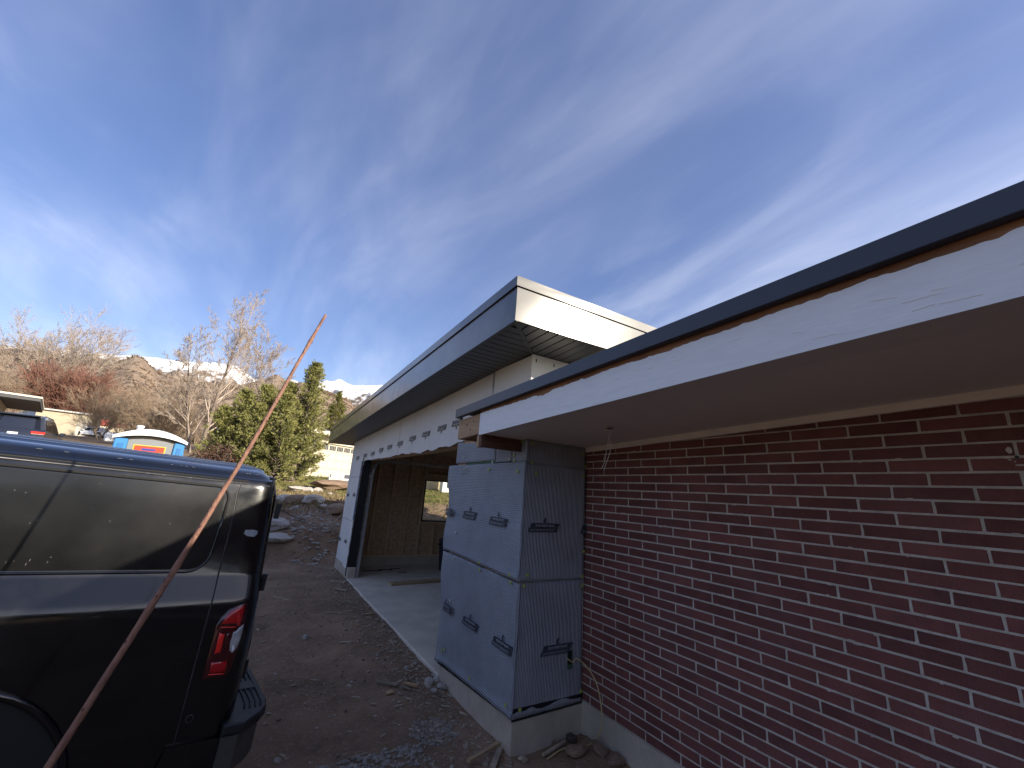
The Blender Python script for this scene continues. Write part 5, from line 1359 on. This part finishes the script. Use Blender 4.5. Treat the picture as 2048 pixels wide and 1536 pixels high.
# lawn grass and weeds on the bank (stuff)
def grass(name, label, n, area, hgt, m, dens=None):
    rnd = random.Random(len(name)); V = []; F = []; c = 0
    while c < n:
        x = rnd.uniform(area[0], area[1]); y = rnd.uniform(area[2], area[3])
        if dens and rnd.random() > dens(x, y): continue
        z = ground_z(x, y); c += 1
        for q in range(3):
            a = rnd.uniform(0, 6.28); h_ = hgt*rnd.uniform(.4, 1.2); lx, ly = math.cos(a)*h_*.5*rnd.random(), math.sin(a)*h_*.5*rnd.random(); wx, wy = -math.sin(a)*.012, math.cos(a)*.012; k0 = len(V)
            V.extend([(x-wx, y-wy, z), (x+wx, y+wy, z), (x+lx, y+ly, z+h_)]); F.append((k0, k0+1, k0+2))
    me = bpy.data.meshes.new(name); me.from_pydata(V, [], F); o = link(name, me, m); tag(o, label, 'grass', kind='stuff')
m_grass = mat('lawn_grass', (.135, .155, .040), .9, color2=(.30, .24, .105), vscale=1.3, lo=.38, hi=.62)
m_dry = mat('dry_weeds', (.30, .235, .12), .9, color2=(.19, .14, .075), vscale=1.6)
grass('lawn_grass', 'short patchy green and straw lawn above the bank', 22000, (-1.5, 9, 17.0, 27), .085, m_grass)
grass('dry_weeds', 'dry straw-coloured weeds on the bank', 3000, (-1.5, 3.0, 14.5, 18.5), .16, m_dry, lambda x, y: .3+.7*(mnoise.noise((x, y, 1)) > 0))
grass('back_lawn', 'green grass slope seen through the garage window', 9000, (4.5, 14, 13, 26), .09, m_grass)
# pale block and spiky plant on the neighbour's edge
bk = MB()
pk = atd(687, 958, 25.5); pk.z = ground_z(pk.x, pk.y, False)
for r_ in range(2):
    for c_ in range(3): bk.box(-.8+c_*.55+r_*.1, -.27+c_*.55+r_*.1, -.2, .2, r_*.19, r_*.19+.18)
for i in range(6):
    r_, c_ = i//3, i % 3
bko = empty('stone_planter', pk); tag(bko, 'low stack of white stone blocks on the lawn edge', 'planter')
for r_ in range(2):
    for c_ in range(3): MB().box(-.8+c_*.55+r_*.1, -.27+c_*.55+r_*.1, -.2, .2, r_*.19, r_*.19+.185).build('block', m_whiteboard, bko, bevel=.02)
pk = atd(634, 950, 25); pk.z = ground_z(pk.x, pk.y, False)
yv = MB(); rnd = random.Random(3)
for i in range(46):
    a = rnd.uniform(0, 6.28); e = rnd.uniform(.3, 1.2); L_ = rnd.uniform(.25, .5); d = Vector((math.cos(a)*math.cos(e), math.sin(a)*math.cos(e), math.sin(e))); s2 = Vector((-math.sin(a), math.cos(a), 0))*.02
    p0 = Vector((rnd.gauss(0, .18), rnd.gauss(0, .08), 0)); yv.add([p0-s2, p0+s2, p0+d*L_], [(0, 1, 2)])
o = yv.build('spiky_plant', mat('spiky_leaf', (.12, .15, .06), .8, var=.3, vscale=6), None, loc=pk, fixn=False); tag(o, 'spiky grey-green plant in front of the beige garage door', 'plant')

# ------------------------------------------------------------------ neighbour's garage
m_beige = mat('beige_stucco', (.46, .42, .35), .9, var=.12, vscale=3, bump=.2, bscale=30)
m_beigedoor = mat('beige_door', (.56, .49, .38), .6, var=.05, vscale=2)
m_trimwhite = mat('cream_trim', (.66, .60, .49), .6)
m_lite = mat('dark_lite', (.05, .055, .06), .25)
ng = empty('neighbour_house'); tag(ng, 'beige neighbouring house with a panelled garage door', 'house')
A0 = atd(604, 951, 29.0); dirv = Vector((math.sin(math.radians(58)), math.cos(math.radians(58)), 0)); nrm = Vector((dirv.y, -dirv.x, 0))
ng.matrix_world = Matrix(((dirv.x, -nrm.x, 0, A0.x), (dirv.y, -nrm.y, 0, A0.y), (0, 0, 1, A0.z-.02), (0, 0, 0, 1)))
# local: x along the front, y into the house, z up
HZ = 2.62
w = MB(); w.box(-.6, .45, 0, 8, -1.5, HZ); w.box(5.4, 8, 0, 8, -1.5, HZ); w.box(.45, 5.4, 0, 8, 2.20, HZ); w.box(.45, 5.4, .30, 8, -1.5, 2.2); w.build('wall', m_beige, ng)
for x in (.30, 5.42): MB().box(x-.1, x+.14, -.035, -.002, 0, 2.32).build('door_trim', m_trimwhite, ng)
MB().box(.45, 5.40, -.034, -.002, 2.2, 2.32).build('door_trim', m_trimwhite, ng)
gd = MB().box(.45, 5.40, .12, .16, 0, 2.2).build('garage_door', m_beigedoor, ng)
for r_ in range(4):
    for c_ in range(8):
        x0 = .50+c_*.61; z0 = .05+r_*.545
        if r_ == 3:
            MB().box(x0+.03, x0+.52, .098, .118, z0+.10, z0+.40).build('door_lite', m_lite, gd)
            if c_ < 6:
                for q in range(3): MB().box(x0+.12+q*.13, x0+.135+q*.13, .092, .097, z0+.10, z0+.40).build('muntin', m_beigedoor, gd)
        else:
            MB().box(x0+.03, x0+.54, .106, .119, z0+.06, z0+.46).build('door_panel', m_beigedoor, gd, bevel=.008)
    if r_: MB().box(.45, 5.4, .112, .119, .02+r_*.545, .03+r_*.545).build('door_groove', m_lite, gd)
MB().box(-.9, 8.6, -.75, 8.6, HZ, HZ+.24).build('roof', m_trimwhite, ng, bevel=.02)
MB().box(-.7, 8.4, -.55, 8.4, HZ+.241, HZ+.34).build('roof_edge', m_shingle, ng)
MB().box(.2, 5.6, -5.5, -.01, -.5, -.02).build('driveway', m_conc, ng)

# ------------------------------------------------------------------ block wall behind the garage, seen through the window
rw = root('block_wall', (12, 22.5, 1.2), 'pale yellow block wall seen through the garage window', 'wall')
m_yblock = mat('yellow_block', (.52, .43, .28), .9, var=.15, vscale=4, bump=.3, bscale=20, rnd=.12)
wz = ground_z(8, 22.5, False)
for r_ in range(9):
    for c_ in range(21):
        x0 = 6.3+c_*.61+(.3 if r_ % 2 else 0)
        MB().box(x0, x0+.60, 22.4, 22.6, wz-.1+r_*.21, wz+.10+r_*.21).build('block', m_yblock, rw)
MB().box(6.62, 19.6, 22.42, 22.58, wz-.3, wz+1.77).build('mortar_core', m_mortar, rw)
eb = atd(893, 985, 23.4); ez = ground_z(eb.x, eb.y, False)
o = root('meter_cabinet', (eb.x, eb.y, ez), 'white utility cabinet against the yellow block wall', 'cabinet')
MB().box(eb.x-.35, eb.x+.35, eb.y-.2, eb.y+.2, ez, ez+1.25).build('cabinet_body', m_whitepaint, o, bevel=.02)
MB().box(eb.x-.1, eb.x+.18, eb.y-.215, eb.y-.202, ez+.25, ez+.75).build('cabinet_vent', m_lite, o)
MB().box(eb.x-.4, eb.x+.4, eb.y-.25, eb.y+.25, ez+1.252, ez+1.32).build('cabinet_lid', m_lite, o)

# ------------------------------------------------------------------ portable toilet
pt_D = 12.0; c0 = atd(304, 880, pt_D); yaw_t = math.atan2(c0.x, c0.y)
topz = atd(304, 862, pt_D).z; H_T = 2.32
toilet = empty('portable_toilet'); tag(toilet, 'blue and grey portable toilet with white domed roof', 'portable toilet')
toilet.location = (c0.x, c0.y, topz-H_T); toilet.rotation_euler = (0, 0, -yaw_t)
m_tblue = mat('toilet_blue', (.045, .23, .52), .4, var=.1, vscale=4); m_tgrey = mat('toilet_grey', (.20, .215, .225), .5, color2=(.27, .28, .29), vscale=6, lo=.55, hi=.75); m_twhite = mat('toilet_white', (.78, .79, .80), .35, var=.06, vscale=5)
hw = .545
def arch(x, k=1.0): return .20*(1-(x/.60)**2)*k
MB().box(-hw+.19, hw-.17, -.515, -.49, .12, 1.98).build('door', m_tgrey, toilet)
poly = [(x, 1.98+.003+arch(x)*.62) for x in np.linspace(hw-.17, -hw+.19, 12)]+[(-hw+.19, 1.98), (hw-.17, 1.98)]
MB().prism(poly, 'y', -.514, -.49).build('door_arch', m_tgrey, toilet)
for s_, x0, x1 in ((-1, -hw-.02, -hw+.185), (1, hw-.165, hw+.02)):
    cnr = MB().box(x0, x1, -.55, -.48, .05, 2.08).build('corner_panel', m_tblue, toilet, bevel=.015)
    MB().box(x0+.06, x1-.05, -.558, -.5505, .9, 1.98).build('panel_recess', mat('toilet_blue_dark', (.025, .15, .38), .45), cnr)
    for z in np.arange(.3, 2.0, .17): MB().box(x1-.02 if s_ > 0 else x0-.005, x1+.008 if s_ > 0 else x0+.02, -.556, -.53, z, z+.06).build('hinge', m_tblue, cnr)
for x0, x1, y0, y1 in ((-hw, -hw+.03, -.48, .55), (hw-.03, hw, -.48, .55), (-hw+.031, hw-.031, .52, .55)): MB().box(x0, x1, y0, y1, .05, 2.06).build('side_wall', m_tblue, toilet)
rf = MB(); xs = np.linspace(-.60, .60, 19); vs = []; fs = []
for y_, k in ((-.60, .9), (-.50, 1.0), (.5, 1.0), (.60, .9)):
    for x in xs: vs.append((x, y_, 2.10+arch(x)*k+.02))
    for x in xs: vs.append((x, y_, 2.085+arch(x)*k*.62-.02))
n = len(xs)
for r_ in range(3):
    for i in range(n-1):
        a = r_*2*n+i; fs += [(a, a+1, a+2*n+1, a+2*n), (a+n, a+3*n, a+3*n+1, a+n+1)]
    fs += [(r_*2*n, r_*2*n+2*n, r_*2*n+3*n, r_*2*n+n), (r_*2*n+n-1, r_*2*n+2*n-1, r_*2*n+4*n-1, r_*2*n+3*n-1)]
for i in range(n-1): fs += [(i, n+i, n+i+1, i+1), (6*n+i, 6*n+i+1, 7*n+i+1, 7*n+i)]
autosmooth(MB().add(vs, fs).build('roof', m_twhite, toilet), 40)
MB().tube([(x, -.56, 2.07+arch(x)*.60) for x in xs[1:-1]], .022, 8).build('roof_lip', m_tgrey, toilet, smooth=True)
MB().lathe([(.055, 0), (.055, .12), (.07, .12), (.07, .16)], 14, (-.25, .2, 2.26)).build('vent_pipe', m_twhite, toilet)
sgz = atd(304, 892, pt_D-.52).z-(topz-H_T)
sg = MB().box(-.26, .26, -.522, -.516, sgz-.14, sgz).build('sign', mat('sign_yellow', (.75, .45, .02), .5), toilet, bevel=.0)
MB().box(-.24, .24, -.526, -.5225, sgz-.125, sgz-.015).build('sign_face', mat('sign_red', (.60, .045, .015), .5), sg)
MB().box(-.12, .10, -.529, -.5265, sgz-.105, sgz-.06).build('sign_mark', mat('sign_blue', (.03, .04, .25), .5), sg)
MB().box(-.62, .62, -.62, .62, -.3, .05).build('skid_base', m_plastic, toilet)

# ------------------------------------------------------------------ cars
def car(name, label, base, heading, L_, W_, H_, col, suv=True, cat='car', plate=True):
    t = empty(name, base, (0, 0, heading)); tag(t, label, cat)
    # local: x lateral, y forward (rear at y=0), z up
    hw = W_/2; gc_ = .22
    prof = [(0.0, .42), (-.02, .75), (.02, 1.02), (.10, 1.10), (.55, 1.0+.1), (L_*.62, 1.08), (L_*.72, 1.04), (L_*.90, .96), (L_-.05, .82), (L_, .6), (L_-.02, .38)]
    prof = [(y, z*H_/1.76) for y, z in prof]
    def loft(profile, hwf):
        n = len(profile); vs = []; fs = []
        xs_ = [(-1, .0), (-.96, .03), (-.6, .045), (0, .05), (.6, .045), (.96, .03), (1, 0)]
        for sx, dz in xs_:
            for y, z in profile: vs.append((sx*hwf(z), y*(1)+(.0 if abs(sx) < .95 else .04*(1 if y < L_/2 else -1)), z+(dz if z > .7*H_/1.76 else 0)))
        m_ = len(xs_)
        for i in range(m_-1):
            for j in range(n-1): q = i*n+j; fs.append((q, q+1, q+n+1, q+n))
        fs.append(tuple(range(n))); fs.append(tuple(range((m_-1)*n, m_*n))[::-1]); fs += [(i*n, (i+1)*n, (i+1)*n+n-1, i*n+n-1) for i in range(m_-1)]
        return MB().add(vs, fs)
    b_ = loft(prof, lambda z: hw*(1.0 if z < .95*H_/1.76 else .97)).build('body', col, t); autosmooth(b_, 40)
    z0 = 1.06*H_/1.76
    gh = [(.10, z0), (.32 if suv else .9, H_*.955), (.60 if suv else 1.3, H_), (L_*.50, H_*.995), (L_*.56, H_*.95), (L_*.71, z0)]
    g_ = loft(gh, lambda z: hw*lerp(.96, .74, (z-z0)/(H_-z0))).build('cabin', col, t); autosmooth(g_, 40)
    def onside(y, z, s_): return (s_*(hw*lerp(.965, .745, (z-z0)/(H_-z0))+.012), y, z)
    zt = H_*.93; zb = z0+.04
    for s_ in (-1, 1):
        for (ya, yb, yc_, yd) in (((.42, .98, 1.02, .62) if suv else (1.0, 1.3, 1.3, 1.15)), (1.06, 1.98, 1.98, 1.06), (2.04, L_*.665, L_*.545, 2.04)):
            MB().add([onside(ya, zb, s_), onside(yb, zb, s_), onside(yc_, zt, s_), onside(yd, zt, s_)]+[(p[0]-s_*.02, p[1], p[2]) for p in (onside(ya, zb, s_), onside(yb, zb, s_), onside(yc_, zt, s_), onside(yd, zt, s_))],
                     [(0, 1, 2, 3), (4, 7, 6, 5), (0, 4, 5, 1), (1, 5, 6, 2), (2, 6, 7, 3), (3, 7, 4, 0)]).build('side_window', m_glassdark, t)
        mi = MB().box(s_*hw*1.0, s_*(hw+.2), L_*.60, L_*.66, z0-.02, z0+.16).build('mirror', col, t, bevel=.03)
        tlq = MB().box(s_*hw*.55, s_*(hw*1.005), -.045, .10, .93*H_/1.76, 1.03*H_/1.76).build('tail_light', m_redbright, t, bevel=.015)
        MB().box(s_*hw*.58, s_*(hw*.99), -.05, -.0455, .905*H_/1.76, .928*H_/1.76).build('tail_clear', m_clear, tlq)
        MB().box(s_*hw*.5, s_*hw*.95, L_-.10, L_+.012, .70*H_/1.76, .82*H_/1.76).build('headlight', m_clear, t, bevel=.02)
        MB().box(s_*hw*.7-.015, s_*hw*.7+.015, .75, L_*.52, H_+.03, H_+.06).build('roof_rail', m_rubber, t)
        for y in (.92, L_-.95):
            ty = MB().lathe([(.2, -.1), (.33, -.11), (.36, -.08), (.36, .08), (.33, .11), (.2, .1)], 24, (s_*(hw-.10), y, .36), 'x').build('wheel', m_rubber, t)
            MB().lathe([(.03, -.115), (.2, -.118), (.2, .118), (.03, .115)], 16, (s_*(hw-.10), y, .36), 'x').build('rim', m_galv, ty)
            a_ = [(y+.43*math.cos(t_), .38+.43*math.sin(t_)) for t_ in np.linspace(0, math.pi, 14)]
            MB().prism(a_, 'x', s_*(hw-.15), s_*(hw+.004)).build('wheel_arch', m_rubber, t)
    zr0, zr1 = z0+.07, H_*.93
    def rear_y(z): return lerp(.10, .32 if suv else .9, (z-z0)/(H_*.955-z0))-.012
    MB().add([(-hw*.80, rear_y(zr0), zr0), (hw*.80, rear_y(zr0), zr0), (hw*.66, rear_y(zr1), zr1), (-hw*.66, rear_y(zr1), zr1), (-hw*.80, rear_y(zr0)+.02, zr0), (hw*.80, rear_y(zr0)+.02, zr0), (hw*.66, rear_y(zr1)+.02, zr1), (-hw*.66, rear_y(zr1)+.02, zr1)],
             [(0, 1, 2, 3), (4, 7, 6, 5), (0, 4, 5, 1), (1, 5, 6, 2), (2, 6, 7, 3), (3, 7, 4, 0)]).build('rear_window', m_glassdark, t)
    MB().box(-hw*.68, hw*.68, .12, .42, H_*.965, H_*1.0).build('roof_spoiler', col, t, bevel=.02)
    wsc = [(-hw*.84, L_*.70, z0+.05), (hw*.84, L_*.70, z0+.05), (hw*.68, L_*.575, H_*.94), (-hw*.68, L_*.575, H_*.94)]
    MB().add([(x, y+.012, z+.012) for x, y, z in wsc], [(0, 1, 2, 3)]).build('windscreen', m_glassdark, t)
    MB().box(-hw*.98, hw*.98, -.10, .03, .40*H_/1.76, .66*H_/1.76).build('rear_bumper', m_plastic, t, bevel=.03)
    if plate: MB().box(-.16, .16, -.035, -.022, .84*H_/1.76, .93*H_/1.76).build('number_plate', m_whitepaint, t)
    return t
m_navy = mat('navy_paint', (.016, .020, .034), .25, coat=.6, spec=.5)
sD = 29.0; sc_ = atd(24, 868, sD); sz = atd(40, 826, sD).z-1.78
car('parked_car', 'dark navy sport utility car parked beyond the van with red tail lights', (sc_.x, sc_.y, sz), math.radians(7), 4.8, 1.94, 1.76, m_navy, True)
m_carw = mat('white_paint_car', (.75, .76, .78), .3, coat=.4)
wp = gbase(216, 878, 88); car('parked_car', 'small white car parked at the far side of the street', (wp.x, wp.y, wp.z+.05), math.radians(75), 4.4, 1.8, 1.5, m_carw, False)

# ------------------------------------------------------------------ far houses
m_tan = mat('tan_stucco', (.47, .40, .29), .9, var=.1, vscale=2); m_palewall = mat('pale_blue_siding', (.50, .58, .64), .8, var=.08, vscale=2); m_palegrey = mat('pale_shingle', (.58, .56, .53), .9, color2=(.46, .45, .43), vscale=2)
h1_ = gbase(12, 836, 46); h1_.x -= 3.0; fh = empty('flat_roof_house', h1_, (0, 0, math.radians(16))); tag(fh, 'tan house with a dark flat overhanging roof at the left edge', 'house')
hz_ = atd(14, 788, 46).z-h1_.z
MB().box(-9, 2.2, 0, 7, -.5, hz_-.3).build('wall', m_tan, fh)
for x in (-7.5, -5.2, -2.9, -.9, .9): 
    wv_ = MB().box(x-.62, x+.62, -.03, .05, hz_-2.0, hz_-.45).build('window', m_lite, fh); MB().box(x-.04, x+.04, -.05, -.031, hz_-2.0, hz_-.45).build('frame', m_trimwhite, wv_)
MB().box(-10, 4.2, -1.6, 8, hz_-.28, hz_-.06).build('roof', m_shingle, fh); MB().box(-10.05, 4.25, -1.66, 8.05, hz_-.058, hz_+.06).build('roof_trim', m_trimwhite, fh)
h2_ = gbase(178, 862, 100); gh_ = empty('gabled_house', h2_, (0, 0, math.radians(48))); gh_.scale = (.62, .62, .62); tag(gh_, 'pale blue gabled house with a light grey roof in the distance', 'house')
MB().box(-13, 0, -4.0, 4.0, -1, 3.0).build('wall', m_palewall, gh_)
MB().prism([(-4.0, 3.001), (4.0, 3.001), (0, 5.0)], 'x', -12.9, -.02).build('gable', m_palewall, gh_)
for s_ in (-1, 1):
    MB().add([(-13.5, 0, 5.16), (.7, 0, 5.16), (.7, s_*4.9, 2.70), (-13.5, s_*4.9, 2.70), (-13.5, 0, 5.02), (.7, 0, 5.02), (.7, s_*4.9, 2.56), (-13.5, s_*4.9, 2.56)], [(0, 1, 2, 3), (4, 7, 6, 5), (0, 4, 5, 1), (1, 5, 6, 2), (2, 6, 7, 3), (3, 7, 4, 0)]).build('roof', m_palegrey, gh_)
for y in (-2.2, 1.2):
    wv_ = MB().box(-.02, .06, y, y+1.4, 1.0, 2.3).build('window', m_lite, gh_); MB().box(.061, .075, y+.66, y+.74, 1.0, 2.3).build('frame', m_trimwhite, wv_)
for x in (-11, -8, -4.5): MB().box(x, x+1.6, -4.06, -3.99, .9, 2.3).build('window', m_lite, gh_)
h3_ = gbase(206, 868, 98); rs = empty('red_roof_shed', h3_, (0, 0, math.radians(20))); tag(rs, 'small shed with a red roof right of the gabled house', 'shed')
MB().box(-2.2, 2.2, -1.5, 1.5, -.5, 1.9).build('wall', m_tan, rs); MB().prism([(-1.9, 1.901), (1.9, 1.901), (0, 2.9)], 'x', -2.5, 2.5).build('roof', mat('red_roof', (.38, .06, .045), .8), rs); MB().box(-.5, .5, -1.56, -1.5, 0, 1.7).build('door', m_trimwhite, rs)
h4_ = gbase(132, 862, 90); ts = empty('tan_shed', h4_, (0, 0, math.radians(10))); tag(ts, 'tan lean-to wall between the dark car and the gabled house', 'shed')
MB().box(-3.4, 3.2, -1, 2, -.5, 3.2).build('wall', m_tan, ts); MB().box(-3.7, 3.5, -1.4, 2.4, 3.201, 3.4).build('roof', m_palegrey, ts); MB().box(1.0, 2.2, -1.06, -1.0, 0, 2.1).build('door', m_trimwhite, ts)
for i, px in enumerate((232, 226, 218)):
    q = gbase(px, 872, 74); o = empty('white_tank', q); tag(o, ['white storage tank nearest the toilet across the street', 'middle white storage tank across the street', 'white storage tank nearest the white car'][i], 'tank', 'white tanks across the street')
    MB().lathe([(.38, 0), (.42, .1), (.42, .95), (.30, 1.1), (.10, 1.15)], 16).build('tank_body', m_carw, o, smooth=True); MB().lathe([(.12, 1.15), (.12, 1.24)], 12).build('lid', m_lite, o)

# low scrub covering the slope beyond the street (one mass)
def brush():
    rnd = random.Random(5); V = []; F = []
    for i in range(3400):
        az = math.radians(rnd.uniform(-27, 14)); D = 120*(4.6**rnd.random()); x, y = D*math.sin(az), D*math.cos(az)
        z = ground_z(x, y, False)-.2
        if D > 420: z = max(z, CAMZ+420*math.tan(math.radians(4.0))*(D/420))
        s = rnd.uniform(.9, 2.6)*(1+D/500)
        for q in range(9):
            a = rnd.uniform(0, 6.28); d = Vector((math.cos(a)*.6, math.sin(a)*.6, rnd.uniform(.5, 1.2))); t_ = Vector((-math.sin(a), math.cos(a), 0))*s*.05
            p = Vector((x, y, z)); k0 = len(V); V.extend([tuple(p-t_), tuple(p+t_), tuple(p+d*s)]); F.append((k0, k0+1, k0+2))
    hv, haz, hrr = HILLS['foothill']; na = len(haz)
    for i in range(15000):
        ia = rnd.randrange(50, na-100); ir = rnd.randrange(1, 106)
        if mnoise.noise((ia*.04, ir*.07, 3))+rnd.uniform(-.45, .45) < -.05: continue
        fa, fr = rnd.random(), rnd.random(); p00, p10, p01 = (Vector(hv[ir*na+ia]), Vector(hv[ir*na+ia+1]), Vector(hv[(ir+1)*na+ia]))
        p = p00+(p10-p00)*fa+(p01-p00)*fr; s = rnd.uniform(2.5, 6.5)*(.5+p.length/1500)
        for q in range(5):
            a = rnd.uniform(0, 6.28); d = Vector((math.cos(a)*.7, math.sin(a)*.7, rnd.uniform(.4, .9))); t_ = Vector((-math.sin(a), math.cos(a), 0))*s*.28; k0 = len(V)
            V.extend([tuple(p-t_), tuple(p+t_), tuple(p+d*s)]); F.append((k0, k0+1, k0+2))
    me = bpy.data.meshes.new('scrub_brush'); me.from_pydata(V, [], F); o = link('scrub_brush', me, mat('scrub_twigs', (.24, .175, .12), .95, color2=(.15, .105, .075), vscale=.03)); tag(o, 'mass of bare brown scrub on the slope beyond the street', 'scrub', kind='stuff')
brush()
